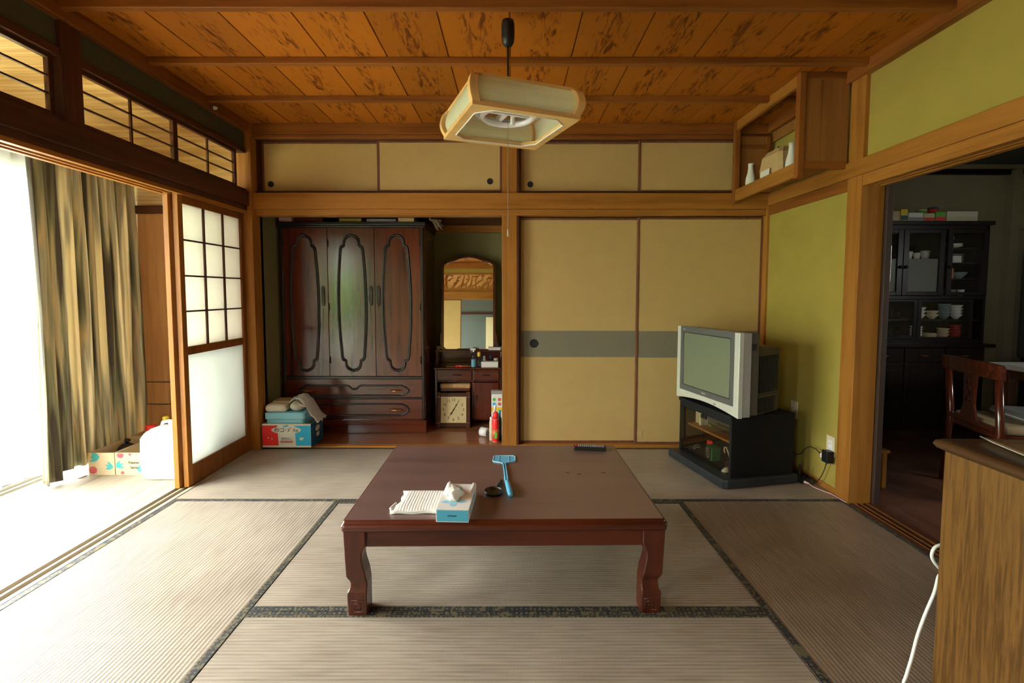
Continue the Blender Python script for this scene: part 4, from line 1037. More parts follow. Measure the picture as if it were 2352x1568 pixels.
obj('grip_recess', M().box(FX + .100, Y0 + .0185, 0.40, FX + .130, Y0 + .022, 0.44), 'black', tv)

# ================================================================== WARDROBE
WY = 0.370
wd = thing('wardrobe', 'tall dark mahogany three door wardrobe standing in the alcove', 'wardrobe', (0.62, WY + 0.27, 0.0005))
WX0, WX1, WT = 0.030, 1.205, 1.752
obj('carcass', M().box(WX0, WY + .020, 0.11, WX0 + .022, WY + .55, WT - .03).box(WX1 - .022, WY + .020, 0.11, WX1, WY + .55, WT - .03).box(WX0 + .022, WY + .53, 0.11, WX1 - .022, WY + .55, WT - .03).box(WX0 + .022, WY + .022, 0.462, WX1 - .022, WY + .53, 0.480).box(WX0, WY + .02, 0.11, WX1, WY + .55, 0.125), 'mahogany_z', wd, world=True, bevel=0.002)
obj('plinth', M().box(WX0 + .004, WY + .005, 0.0005, WX1 + .006, WY + .545, 0.075).box(WX0 - .002, WY - .006, 0.075, WX1 + .010, WY + .552, 0.112), 'mahogany_x', wd, world=True, bevel=0.004)
obj('cornice', M().box(WX0 - .012, WY - .010, WT - .045, WX1 + .014, WY + .555, WT - .028).box(WX0 - .018, WY - .016, WT - .028, WX1 + .020, WY + .56, WT), 'molding', wd, world=True, bevel=0.005)
obj('corner_molding', M().box(WX1 - .024, WY - .006, 0.125, WX1 - .004, WY + .022, WT - .045), 'molding', wd, world=True, bevel=0.004)
obj('corner_molding', M().box(WX0 + .002, WY - .006, 0.125, WX0 + .022, WY + .022, WT - .045), 'molding', wd, world=True, bevel=0.004)
obj('cross_molding', M().box(WX0 + .022, WY - .006, 0.460, WX1 - .024, WY + .022, 0.482).box(WX0 + .022, WY - .004, 0.292, WX1 - .024, WY + .022, 0.304), 'molding', wd, world=True, bevel=0.003)


def cat(pts, n=5):
    """closed Catmull-Rom through 2-D points"""
    out = []; k = len(pts)
    for i in range(k):
        p0, p1, p2, p3 = pts[i - 1], pts[i], pts[(i + 1) % k], pts[(i + 2) % k]
        for j in range(n):
            t = j / n
            out.append(tuple(0.5 * ((2 * p1[d]) + (-p0[d] + p2[d]) * t + (2 * p0[d] - 5 * p1[d] + 4 * p2[d] - p3[d]) * t * t + (-p0[d] + 3 * p1[d] - 3 * p2[d] + p3[d]) * t ** 3) for d in (0, 1)))
    return out


def oval(cx, zc, hz, s=1.0):
    right = [(0.0, hz), (0.030, hz - .008), (0.052, hz - .026), (0.062, hz - .055), (0.062, hz - .078), (0.078, hz - .088), (0.092, hz - .106), (0.098, hz - .17), (0.107, hz - .28), (0.114, hz - .42), (0.116, 0.0)]
    q = right + [(x, -z) for x, z in reversed(right[:-1])]
    q += [(-x, z) for x, z in reversed(q[1:-1])]
    return [(cx + x * s, zc + z) for x, z in cat(q, 3)]


SE = (0.052, 0.417, 0.802, 1.181)
for k in range(3):
    x0, x1 = SE[k] + .0015, SE[k + 1] - .0015
    dz0, dz1 = 0.484, WT - .048
    d = obj('door', M().box(x0, WY, dz0, x1, WY + .020, dz1), 'mahogany_z', wd, world=True, bevel=0.0015)
    cx = (0.226, 0.6155, 0.982)[k]
    ov = oval(cx, 1.087, 0.559)
    obj('oval_molding', M().tube([(x, WY - .002, z) for x, z in ov], 0.0085, 8, closed=True), 'molding', d, world=True, label='dark oval molding')
    obj('oval_bead', M().tube([(cx + (x - cx) * .90, WY - .001, 1.087 + (z - 1.087) * .975) for x, z in ov], 0.0045, 6, closed=True), 'molding', d, world=True)
    hx_ = (0.377, 0.770, 0.832)[k]
    hp = [(0.0, .085), (.010, .075), (.015, .055), (.015, -.055), (.010, -.075), (0, -.085), (-.010, -.075), (-.015, -.055), (-.015, .055), (-.010, .075)]
    obj('handle', M().prism([(hx_ + a, 1.150 + b) for a, b in reversed(hp)], WY - .009, WY - .0005, 'y'), 'dark_metal', d, world=True, bevel=0.003)
    hg = M()
    for zz in (0.62, 1.06, 1.58):
        xh = x0 + .006 if k else x0 + .004
        if k == 2: xh = x1 - .006
        hg.cyl((xh, WY - .003, zz - .030), (xh, WY - .003, zz + .030), 0.004, 8)
    obj('hinges', hg, 'dark_metal', d, world=True)
for k, (z0, z1, zt, zb_) in enumerate(((0.306, 0.458, 0.405, 0.322), (0.127, 0.290, 0.250, 0.155))):
    d = obj('drawer', M().box(SE[0] + .001, WY, z0, SE[3] - .001, WY + .020, z1), 'mahogany_x', wd, world=True, bevel=0.0015)
    zm = (zt + zb_) / 2; xr, xl = 1.075, 0.145
    mid = 0.6165
    half = [(mid + .36, zt), (xr - .055, zt), (xr - .050, zt - .010), (xr - .030, zt - .014), (xr - .010, zm + .012), (xr - .006, zm)]
    rgt = half + [(x, 2 * zm - z) for x, z in reversed(half[:-1])]
    lft = [(2 * mid - x, z) for x, z in reversed(rgt)]
    topn = [(mid - .055, zt), (mid - .040, zt - .006), (mid - .022, zt - .026), (mid, zt - .031), (mid + .022, zt - .026), (mid + .040, zt - .006), (mid + .055, zt)] if k == 0 else []
    ring = topn + rgt + lft
    obj('plaque_molding', M().tube([(x, WY - .002, z) for x, z in ring], 0.0075, 8, closed=True), 'molding', d, world=True, label='dark drawer molding')
    for hx2 in (0.965, 0.230):
        pt = [(hx2 + .055 * (2 * i / 10 - 1), WY - .004 - .016 * math.sin(math.pi * i / 10), zm + .003 - .004 * math.sin(math.pi * i / 10)) for i in range(11)]
        obj('drawer_pull', M().tube(pt, [.003, .004, .005, .006, .0065, .007, .0065, .006, .005, .004, .003], 8), 'brass', d, world=True, label='copper coloured bow pull')

# things kept on top of the wardrobe, just under the head rail
def flat_box(name, label, cat, x0, x1, y0, y1, z0, z1, mat, lid=None):
    t = thing(name, label, cat, ((x0 + x1) / 2, (y0 + y1) / 2, z0))
    obj('box_body', M().box(x0, y0, z0, x1, y1, z1), mat, t, world=True, bevel=0.002)
    if lid: obj('lid', M().box(x0 - .002, y0 - .002, z1 + .0002, x1 + .002, y1 + .002, z1 + .012), lid, t, world=True, bevel=0.001)
    return t
Zw = WT + 0.001
flat_box('storage_box', 'flat pink box at the left end on top of the wardrobe', 'box', 0.03, 0.135, WY - .005, 0.66, Zw, 1.786, 'pink')
flat_box('storage_box', 'dark red flat box on top of the wardrobe, right of the pink one', 'box', 0.15, 0.38, WY + .01, 0.66, Zw, 1.784, 'mahogany_x')
flat_box('storage_box', 'flat yellow green box on top of the wardrobe middle', 'box', 0.52, 0.70, WY + .0, 0.66, Zw, 1.780, 'plaster_green')
flat_box('storage_box', 'flat grey box on top of the wardrobe between the green and the tan ones', 'box', 0.74, 0.98, WY + .01, 0.66, Zw, 1.778, 'grey')
flat_box('storage_box', 'flat tan box at the right end on top of the wardrobe', 'box', 1.00, 1.13, WY, 0.66, Zw, 1.784, 'paper_brown')
# straw whisk hanging in the corner
st = thing('straw_whisk', 'bundle of dry straw hanging beside the upper right corner of the wardrobe', 'whisk', (1.245, 0.44, 1.755))
rs = random.Random(11)
for q in range(4):
    sm_ = M()
    for k in range(9):
        a = rs.uniform(-0.5, 0.5); l = rs.uniform(.06, .13)
        sm_.tube([(1.245 + .006 * q, 0.44 + rs.uniform(-.02, .02), 1.785 - .004 * q), (1.25 + l * .4, 0.44 + rs.uniform(-.03, .03), 1.768 + a * .03), (1.25 + l * .8, 0.44 + rs.uniform(-.05, .05), 1.752 + a * .07 - .012 * q)], 0.0022, 5)
    obj('straw_tuft', sm_, 'straw', st, world=True)
obj('binding', M().tube([(1.25, 0.44 + 0.02 * math.cos(k), 1.784 + 0.010 * math.sin(k)) for k in range(7)], 0.005, 6, closed=True), 'paper_brown', st, world=True)
for (x, y, z, side) in ((1.2095, 0.46, 1.69, 'upper'), (1.2095, 0.62, 1.64, 'lower')):
    t = thing('wall_hook', '%s small brass hook on the right side of the wardrobe' % side, 'hook', (x, y, z))
    obj('plate', M().box(-.003, -.006, -.012, .002, .006, .022), 'brass', t, bevel=0.001)
    obj('hook_arm', M().tube([(.002, 0, .0), (.016, 0, -.012), (.024, 0, -.008), (.024, 0, .004)], .0028, 8), 'brass', t)

# ================================================================== DRESSER
DX0, DX1, DY0, DY1 = 1.250, 1.835, 0.600, 0.930
ds = thing('dresser', 'small dark red dressing table with arched mirror in the alcove', 'dresser', (1.54, 0.76, 0.0005))
DT = 0.520
obj('carcass', M().box(DX0, DY0 + .01, 0.0005, DX0 + .020, DY1, 0.505).box(DX1 - .020, DY0 + .01, 0.0005, DX1, DY1, 0.505).box(1.575, DY0 + .012, 0.06, 1.590, DY1 - .01, 0.505).box(DX0 + .02, DY1 - .012, 0.0005, DX1 - .02, DY1, 0.505).box(DX0 + .02, DY0 + .015, 0.392, DX1 - .02, DY1 - .012, 0.404).box(1.59, DY0 + .012, 0.05, DX1 - .02, DY1 - .012, 0.065), 'mahogany_z', ds, world=True, bevel=0.002)
obj('dresser_top', M().box(DX0 - .010, DY0 - .010, 0.505, DX1 + .006, DY1, DT), 'mahogany_x', ds, world=True, bevel=0.004)
obj('upper_shelf', M().box(DX0 - .012, 0.76, 0.520, DX0 + .010, DY1, 0.640).box(DX1 - .010, 0.76, 0.520, DX1 + .008, DY1, 0.640).box(DX0 - .016, 0.755, 0.640, DX1 + .012, DY1, 0.655).box(DX0 + .01, DY1 - .012, 0.520, DX1 - .01, DY1, 0.64), 'mahogany_x', ds, world=True, bevel=0.003)
for x0, x1, px in ((DX0 + .022, 1.574, 1.45), (1.591, DX1 - .022, 1.70)):
    d = obj('drawer', M().box(x0, DY0 - .004, 0.408, x1, DY0 + .014, 0.502), 'mahogany_x', ds, world=True, bevel=0.003)
    obj('drawer_pull', M().tube([(px + .035 * (2 * i / 8 - 1), DY0 - .006 - .014 * math.sin(math.pi * i / 8), 0.452 + .006 * math.sin(math.pi * i / 8)) for i in range(9)], 0.0035, 8), 'dark_metal', d, world=True)
d = obj('cupboard_door', M().box(1.591, DY0 - .002, 0.068, DX1 - .022, DY0 + .014, 0.388), 'mahogany_z', ds, world=True, bevel=0.003)
obj('door_pull', M().box(1.612, DY0 - .012, 0.22, 1.622, DY0 - .003, 0.275), 'dark_metal', d, world=True, bevel=0.002)
# mirror (leans back a little)
tl = R(4.3); mx, my, mz = 1.530, 0.800, 0.662
def mpt(x, z, off=0.0): return (mx + x, my + (z) * math.sin(tl) - off * math.cos(tl), mz + z * math.cos(tl) + off * math.sin(tl))
hwM, hM = 0.226, 0.800
def mout(s=0.0):
    p = [(-hwM - s + .02, -s), (hwM + s - .02, -s), (hwM + s, .02 - s)]
    p += [(hwM + s, hM - .06), (hwM + s - .006, hM - .030), (hwM + s - .030, hM - .012 + s * .6), (hwM * .6, hM + .002 + s), (hwM * .3, hM + .028 + s), (0, hM + .038 + s), (-hwM * .3, hM + .028 + s), (-hwM * .6, hM + .002 + s), (-hwM - s + .030, hM - .012 + s * .6), (-hwM - s + .006, hM - .030), (-hwM - s, hM - .06)]
    p += [(-hwM - s, .02 - s)]
    return p
fm = M(); a_, b_ = mout(0.0), mout(0.020)
for k in range(len(a_)):
    k2 = (k + 1) % len(a_)
    fm.quad([mpt(*a_[k], .012), mpt(*a_[k2], .012), mpt(*b_[k2], .012), mpt(*b_[k], .012)]); fm.quad([mpt(*b_[k], .012), mpt(*b_[k2], .012), mpt(*b_[k2], -.012), mpt(*b_[k], -.012)]); fm.quad([mpt(*a_[k], .012), mpt(*a_[k2], .012), mpt(*a_[k2], .0), mpt(*a_[k], 0)])
fm.quad([mpt(*p, -.012) for p in b_])
mf = obj('mirror_frame', fm, 'mahogany_z', ds, world=True)
obj('mirror_glass', M().quad([mpt(*p, .003) for p in a_]), 'mirror_silver', mf, world=True, label='silvered arched mirror glass')
obj('mirror_stand', M().box(mx - .10, my - .02, 0.655, mx + .10, my + .05, 0.668).box(mx - .26, my + .0, 0.655, mx - .24, my + .03, 0.80).box(mx + .24, my + .0, 0.655, mx + .26, my + .03, 0.80), 'mahogany_x', ds, world=True, bevel=0.003)

# stool tucked under the dresser
sl = thing('stool', 'low stool with patterned tan seat tucked under the dressing table', 'stool', (1.435, 0.70, 0.0005))
obj('seat_cushion', M().box(1.295, 0.592, 0.335, 1.565, 0.84, 0.378), 'stool_fabric', sl, world=True, bevel=0.014, seg=3)
obj('seat_frame', M().box(1.30, 0.602, 0.310, 1.560, 0.83, 0.3348), 'mahogany_x', sl, world=True, bevel=0.003)
for x in (1.305, 1.535):
    for y in (0.61, 0.80): obj('leg', M().box(x, y, 0.0005, x + .022, y + .022, 0.310), 'mahogany_z', sl, world=True)

# clock leaning against the stool
ck = thing('wall_clock', 'square wooden clock with gold dial standing on the alcove floor', 'clock', (1.418, 0.545, 0.0008), rot=(R(-5), 0, 0))
CW = 0.152
for sx in (-1, 1):
    p = obj('frame_post', M().box(sx * (CW - .006), -.014, 0.0, sx * (CW - .040), .020, 0.312), 'dark_timber_z', ck, bevel=0.004)
    obj('gold_line', M().box(sx * (CW - .005), -.0148, 0.042, sx * (CW - .041), -.013, 0.0445).box(sx * (CW - .005), -.0148, 0.266, sx * (CW - .041), -.013, 0.2685), 'brass', p)
obj('frame_rail', M().box(-CW + .040, -.010, 0.270, CW - .040, .018, 0.304), 'dark_timber_x', ck, bevel=0.004)
obj('frame_rail', M().box(-CW + .040, -.010, 0.006, CW - .040, .018, 0.042), 'dark_timber_x', ck, bevel=0.004)
di = obj('dial', M().box(-CW + .040, -.002, 0.042, CW - .040, .014, 0.270), 'gold_face', ck, label='gold coloured square dial')
for k in range(1, 13):
    a = 2 * math.pi * k / 12; q = 0.088
    text('numeral', str(k), 0.034, 'black', di, (q * math.sin(a), -0.0026, 0.156 + q * math.cos(a) * 0.98), (math.pi / 2, 0, 0))
def hand(m, ang, l, wd):
    s, c = math.sin(ang), math.cos(ang); bx, bz = -l * .22 * s, -l * .22 * c
    m.tube([(bx, -.0045, 0.156 + bz), (0, -.0045, 0.156), (l * .6 * s, -.0045, 0.156 + l * .6 * c), (l * s, -.0045, 0.156 + l * c)], [wd, wd * 1.2, wd * 1.1, .0006], 6)
    m.ellip((l * .55 * s, -.0045, 0.156 + l * .55 * c), (wd * 2.6, .001, wd * 2.6), 8, 5)
obj('clock_hands', (lambda g: (hand(g, R(31), .085, .0024), hand(g, R(211), .066, .0032), g.ellip((0, -.005, .156), (.006, .002, .006), 10, 6), g)[-1])(M()), 'black', ck)

# toiletries on the dresser
def bottle(name, label, cat, x, y, z, prof, mat, cap=None, capmat='white', capname='cap', n=18):
    t = thing(name, label, cat, (x, y, z)); obj('bottle_body', M().lathe(prof, n=n), mat, t)
    if cap: obj(capname, M().lathe(cap, n=n), capmat, t)
    return t
DTZ = DT + 0.0006
t = bottle('spray_bottle', 'tall clear blue spray bottle on the dressing table', 'bottle', 1.590, 0.625, DTZ, [(.018, 0), (.022, .004), (.022, .095), (.019, .115), (.011, .128), (.011, .135)], 'clear_plastic')
obj('liquid', M().lathe([(.018, .003), (.0205, .006), (.0205, .07), (.001, .071)]), 'pale_blue', t)
obj('spray_head', M().box(-.030, -.007, .152, .018, .007, .166).cyl((0, 0, .135), (0, 0, .155), .008, 12).box(-.022, -.003, .128, -.018, .003, .153), 'white', t, bevel=0.002)
bottle('lotion_bottle', 'clear bottle with yellow cap right of the spray bottle', 'bottle', 1.638, 0.630, DTZ, [(.018, 0), (.020, .004), (.020, .078), (.010, .090), (.010, .094)], 'clear_plastic', [(.012, .094), (.014, .096), (.014, .128), (.011, .134)], 'yellow')
t = thing('gift_box', 'flat white box lying at the front right of the dressing table', 'box', (1.735, 0.6, DTZ))
obj('box_body', M().box(-.076, 0.008, 0, .072, .075, .040), 'white', t, bevel=0.002); obj('lid', M().box(-.077, .007, .0402, .073, .076, .050), 'white_gloss', t, bevel=0.001)
bottle('cream_jar', 'small white jar behind the white box, beside the yellow capped bottle', 'jar', 1.680, 0.720, DTZ, [(.012, 0), (.014, .003), (.014, .060), (.010, .064)], 'white_gloss', [(.012, .0645), (.012, .085), (.009, .088)], 'silver')
bottle('perfume_bottle', 'small bottle with dark blue cap behind the white box', 'bottle', 1.735, 0.718, DTZ, [(.011, 0), (.013, .003), (.013, .055), (.007, .062)], 'clear_plastic', [(.009, .0625), (.009, .092), (.006, .096)], 'deep_blue')
bottle('cream_jar', 'short grey lidded jar behind the right half of the white box', 'jar', 1.785, 0.715, DTZ, [(.018, 0), (.020, .003), (.020, .045), (.018, .048)], 'grey', [(.021, .0485), (.021, .066), (.018, .069)], 'silver')
t = thing('hair_brush', 'orange handled brush lying on the dressing table', 'brush', (1.495, 0.625, DTZ + .0006), rotz=0.15)
obj('brush_handle', M().tube([(-.035, 0, .009), (0.0, 0, .008), (.075, 0, .006)], [.010, .006, .004], 10), 'orange', t); obj('brush_head', M().ellip((-.045, 0, .0095), (.024, .014, .009), 16, 8), 'red', t)
t = thing('comb', 'dark comb lying left of the orange brush', 'comb', (1.40, 0.65, DTZ), rotz=-.1)
obj('comb_spine', M().box(-.055, -.004, 0, .055, .004, .005), 'orange', t); 
cm = M()
for k in range(22): cm.box(-.054 + k * .005, -.024, .001, -.0515 + k * .005, -.004, .004)
obj('comb_teeth', cm, 'orange', t)
bottle('brown_jar', 'small brown jar at the left end of the dressing table shelf', 'jar', 1.258, 0.80, 0.6558, [(.018, 0), (.021, .003), (.022, .03), (.019, .034)], 'paper_brown', [(.020, .0345), (.020, .042), (.016, .044)], 'dark_metal')
t = thing('small_box', 'low white box on the right end of the dressing table shelf', 'box', (1.765, 0.770, 0.6558)); obj('box_body', M().box(-.05, -.013, 0, .06, .013, .022), 'white', t, bevel=.002); obj('lid', M().box(-.051, -.014, .0222, .061, .014, .028), 'pink', t, bevel=.001)
bottle('cologne_bottle', 'dark round bottle on the white box at the right of the mirror', 'bottle', 1.80, 0.770, 0.6842, [(.010, 0), (.013, .006), (.013, .020), (.007, .030), (.007, .034)], 'black_plastic', [(.012, .0345), (.014, .040), (.014, .050), (.008, .055)], 'dark_metal')
t = thing('powder_puff', 'round white powder puff by the right edge of the shelf', 'puff', (1.838, 0.80, 0.6558)); obj('puff_pad', M().ellip((0, 0, .016), (.022, .012, .016), 14, 8), 'white', t); obj('ribbon', M().box(-.004, -.0135, .010, .004, -.0115, .022), 'pink', t)

# lint roller, spray can and friends by the centre post
t = thing('lint_roller', 'white lint roller with a long white handle leaning beside the centre post', 'roller', (1.705, 0.31, 0.0008))
obj('roll', M().cyl((-.030, 0.0, .036), (.030, -.035, .036), .036, 28), 'white', t); obj('roll_core', M().cyl((.0300, -.035, .036), (.0375, -.0395, .036), .013, 18), 'grey', t)
obj('handle_arm', M().tube([(.036, -.038, .036), (.050, -.05, .050), (.062, -.06, .12)], .0035, 8), 'silver', t)
obj('handle', M().tube([(.058, -.058, .11), (.075, -.085, .19), (.092, -.11, .275), (.094, -.112, .285)], [.006, .0075, .010, .006], 12), 'white', t)
t = bottle('spray_can', 'red spray can with red cap standing nearest the centre post foot', 'spray can', 1.800, 0.150, 0.0008, [(.026, 0), (.0275, .003), (.0275, .168), (.024, .180), (.020, .186)], 'red', [(.020, .1862), (.023, .190), (.023, .222), (.018, .234), (.008, .240)], 'red', n=28)
obj('can_label', M().lathe([(.0278, .030), (.0278, .105)], n=28), 'orange', t); obj('leaf_mark', M().quad([(-.012, -.0286, .035), (.010, -.0286, .03), (.014, -.0286, .075), (-.004, -.0286, .09)]), 'bright_green', t)
obj('metal_rim', M().tube([(.0272 * math.cos(k * .3), .0272 * math.sin(k * .3), .003) for k in range(21)], .002, 6, closed=True).tube([(.024 * math.cos(k * .3), .024 * math.sin(k * .3), .182) for k in range(21)], .002, 6, closed=True), 'silver', t)
bottle('tube_bottle', 'slim white bottle left of the red spray can', 'bottle', 1.765, 0.180, 0.0008, [(.014, 0), (.016, .003), (.016, .150), (.013, .156)], 'cream', [(.013, .1562), (.013, .186), (.010, .190)], 'white')
t = thing('detergent_carton', 'carton with coloured circles standing behind the red spray can', 'carton', (1.805, 0.345, 0.0008))
obj('carton_body', M().box(-.045, -.03, 0, .045, .03, .345), 'white', t, bevel=.002)
dc = M()
for i, (x, z, mi) in enumerate(((-.022, .30, 0), (.022, .30, 1), (-.022, .262, 2), (.022, .262, 1))): dc.lathe([(.014, -.0312), (.014, -.0302)], (x, 0, z), 16, mi, 'y')
dc.box(-.045, -.0308, .20, .045, -.0302, .235, 3)
obj('printed_circles', dc, ['bright_green', 'orange', 'sky', 'yellow'], t)
t = thing('grey_tray', 'grey tray lying on the carton with coloured circles', 'tray', (1.805, 0.345, 0.3465)); obj('tray_body', M().box(-.047, -.032, 0, .047, .032, .018), 'grey', t, bevel=.002); obj('tray_rim', M().box(-.049, -.034, .0182, .049, .034, .022), 'silver', t, bevel=.001)
t = bottle('blue_bottle', 'slim blue bottle behind the red spray can, touching the post side', 'bottle', 1.830, 0.205, 0.0008, [(.014, 0), (.016, .003), (.016, .17), (.008, .19), (.008, .20)], 'deep_blue', [(.010, .2), (.010, .235), (.006, .24)], 'sky')

# ================================================================== BOXES AT THE LEFT OF THE ALCOVE
bx = thing('cardboard_box', 'red, white and blue printed cardboard box at the left edge of the alcove', 'box', (0.235, 0.075, 0.0135))
hx_, y0_, y1_, hz_ = 0.183, -0.115, 0.115, 0.180
m = M().box(-hx_, y0_, 0, hx_, y0_ + .005, hz_, 0).box(-hx_, y1_ - .005, 0, hx_, y1_, hz_, 0).box(-hx_, y0_ + .005, 0, -hx_ + .005, y1_ - .005, hz_, 0).box(hx_ - .005, y0_ + .005, 0, hx_, y1_ - .005, hz_, 0).box(-hx_ + .005, y0_ + .005, 0, hx_ - .005, y1_ - .005, .004, 0)
obj('carton', m, 'carton', bx)
def face(m, poly, off, mi): m.quad([(x, y0_ - off, z) for x, z in poly], mi)
fp = M()
face(fp, [(-hx_ + .001, .001), (hx_ - .001, .001), (hx_ - .001, hz_ - .001), (-hx_ + .001, hz_ - .001)], .0006, 0)
face(fp, [(-hx_ + .001, .016), (-.062, .016), (-.068, hz_ - .012), (-hx_ + .001, hz_ - .012)], .0010, 1)
face(fp, [(.070, .014), (hx_ - .001, .014), (hx_ - .001, hz_ - .014), (.062, hz_ - .014)], .0010, 2)
el = [(-.002 + .112 * math.cos(k * math.pi / 16), .133 + .029 * math.sin(k * math.pi / 16)) for k in range(32)]
face(fp, el, .0014, 0)
for q in (-1, 1): face(fp, [(-.002 + q * (.098 + .002 * (j > 3)), .133 + .016 * math.cos(j * math.pi / 3.5)) for j in range(4)], .0018, 1 if q < 0 else 2)
face(fp, [(-.03, .160), (-.01, .168), (.012, .170), (.020, .162), (.0, .157), (-.02, .154)], .0018, 2)
face(fp, [(-.006, .166), (.006, .176), (.012, .168), (.004, .163)], .0020, 4)
face(fp, [(-.050, .034), (.048, .034), (.048, .053), (-.050, .053)], .0014, 5)
face(fp, [(.098, .060), (.110, .052), (.126, .062), (.132, .078), (.118, .074), (.106, .078), (.096, .070)], .0014, 0)
for x, z in ((-.138, .074), (-.110, .066)): face(fp, [(x + .005 * math.cos(k), z + .005 * math.sin(k)) for k in range(6)], .0014, 0)
for k in range(2): fp.quad([(hx_ + .0006, y0_ + .001, .001), (hx_ + .0006, y1_ - .001, .001), (hx_ + .0006, y1_ - .001, hz_ - .001), (hx_ + .0006, y0_ + .001, hz_ - .001)], 3) if k == 0 else None
fp.quad([(hx_ + .0010, .01 + .042 * math.cos(k * math.pi / 10), .118 + .022 * math.sin(k * math.pi / 10)) for k in range(20)], 6)
fp.quad([(hx_ + .0010, -.015, .055), (hx_ + .0010, .040, .055), (hx_ + .0010, .040, .085), (hx_ + .0010, -.015, .085)], 6)
obj('printed_panel', fp, ['white', 'red', 'sky', 'deep_blue', 'ochre', 'pink', 'carton'], bx)
text('box_lettering', 'わコ･ﾒﾞｲo', 0.040, 'black', bx, (-.002, y0_ - .0022, .131), (math.pi / 2, 0, 0))
text('box_lettering', '財団法人', 0.020, 'deep_blue', bx, (0.0, y0_ - .0022, .066), (math.pi / 2, 0, 0))
text('box_lettering', '組組組組組', 0.018, 'rose', bx, (0.0, y0_ - .0022, .0435), (math.pi / 2, 0, 0))
# pale blue lidded tub standing in the open box
tbz = 0.0135 + .005
tub = thing('storage_tub', 'pale blue lidded tub standing in the printed cardboard box', 'tub', (0.215, 0.075, tbz))
m = M(); m.ring_loft([[(x, y, z) for x, y in rrect(a, b, .02)] for a, b, z in ((.132, .085, 0), (.145, .092, .20), (.148, .094, .205))], sm=False)
obj('tub_body', m, 'pale_blue', tub)
m = M(); m.ring_loft([[(x, y, z) for x, y in rrect(a, b, .02)] for a, b, z in ((.150, .098, .2055), (.152, .100, .208), (.152, .100, .250), (.148, .096, .254))], sm=False)
obj('tub_lid', m, 'pale_blue', tub, label='paler blue overlapping lid')
lz = tbz + .2545
cu = thing('folded_cushion', 'beige padded cushion lying on the left of the pale blue tub', 'cushion', (0.145, 0.075, lz))
obj('pad', M().box(-.085, -.095, 0.0, .075, .095, .060), 'linen', cu, bevel=0.028, seg=4); obj('top_fold', M().box(-.05, -.04, .0605, .095, .090, .078), 'cushion_pale', cu, bevel=0.008, seg=3)
bd = thing('rolled_cloth', 'cream rolled cloth under the plastic bag on the pale blue tub', 'cloth', (0.285, 0.06, lz))
obj('roll', M().ellip((0.0, 0.0, .038), (.055, .070, .038), 20, 12), 'linen', bd); obj('seam', M().tube([(.0 + .056 * math.cos(k * .5), 0.0, .038 + .039 * math.sin(k * .5)) for k in range(6)], .002, 6), 'cream', bd)
pb = thing('plastic_bag', 'crumpled translucent white plastic bag draped over the tub and box corner', 'bag', (0.345, 0.0, 0.19))
def crumple(nu, nv, fn, seed, amp):
    r_ = random.Random(seed); g = [[r_.uniform(-1, 1) for _ in range(nv + 1)] for _ in range(nu + 1)]
    m = M(); rows = []
    for i in range(nu + 1):
        row = []
        for j in range(nv + 1):
            x, y, z = fn(i / nu, j / nv); row.append((x + amp * g[i][j] * .6, y + amp * g[(i + 3) % nu][j] * .6, z + amp * g[i][(j + 2) % nv]))
        rows.append(row)
    for a, b in zip(rows, rows[1:]):
        for j in range(nv): m.quad([a[j], a[j + 1], b[j + 1], b[j]], 0, True)
    return m
def bagfn(u, v):
    # from the tub top over the edge down outside the box's right front corner
    x = 0.255 + 0.225 * u; y = 0.13 - 0.185 * v
    z = 0.372 + 0.018 * math.sin(u * 5) - 0.20 * max(0, u - .35) ** 1.15 * 1.2 - 0.06 * (v ** 2) * (1 - u) * .2 + .035 * math.exp(-((u - .45) ** 2) * 30 - (v - .6) ** 2 * 8)
    z = max(z, 0.345) if x < 0.37 else z
    return x, y, z
obj('bag_film', crumple(13, 11, bagfn, 4, .009), 'plastic_bag', pb, world=True, solid=0.0006)
obj('bag_handle', M().tube([(0.33, -0.05, 0.355), (0.36, -0.075, 0.345), (0.39, -0.07, 0.335), (0.395, -0.06, 0.330), (0.385, -.05, .325)], .005, 6), 'plastic_bag', pb, world=True)

# ================================================================== VERANDA
ct_ = thing('curtain', 'long olive, brown and cream streaked curtain hanging at the veranda window', 'curtain', (-0.955, -0.30, -0.03))
m = M(); NU, NV = 190, 70; rows = []
rc_ = random.Random(2); ph = [rc_.uniform(0, 6.28) for _ in range(6)]
for j in range(NV + 1):
    v = j / NV; row = []
    for i in range(NU + 1):
        u = i / NU
        y = -0.705 + 0.80 * u + 0.008 * math.sin(v * 4 + ph[0])
        a = 0.020 + 0.020 * v ** .6
        x = -0.955 + a * math.sin(u * 2 * math.pi * 10.5 + .5 * math.sin(v * 2.4 + ph[1]) + 1.4 * math.sin(u * 11)) + 0.012 * math.sin(u * 31 + v * 3 + ph[2]) * v
        y += 0.012 * math.cos(u * 2 * math.pi * 10.5 * 2 + ph[3]) * (0.4 + v * .6) - 0.030 * (1 - v) * (u < .03) * 0
        zb = -0.020 + (0.045 if u > 0.16 else 0.0) + 0.012 * math.sin(u * 9)
        row.append((x, y, 2.064 + (zb - 2.064) * v))
    rows.append(row)
for a, b in zip(rows, rows[1:]):
    for i in range(NU): m.quad([a[i], a[i + 1], b[i + 1], b[i]], sm=True)
obj('curtain_cloth', m, 'curtain_cloth', ct_, world=True, solid=0.0022)
cl = M()
for k in range(8): y = -0.70 + k * .113; cl.tube([(-0.955 + .014 * math.cos(q), y, 2.082 + .014 * math.sin(q)) for q in [i * .785 for i in range(8)]], .002, 6, closed=True)
obj('curtain_rings', cl, 'silver', ct_, world=True)
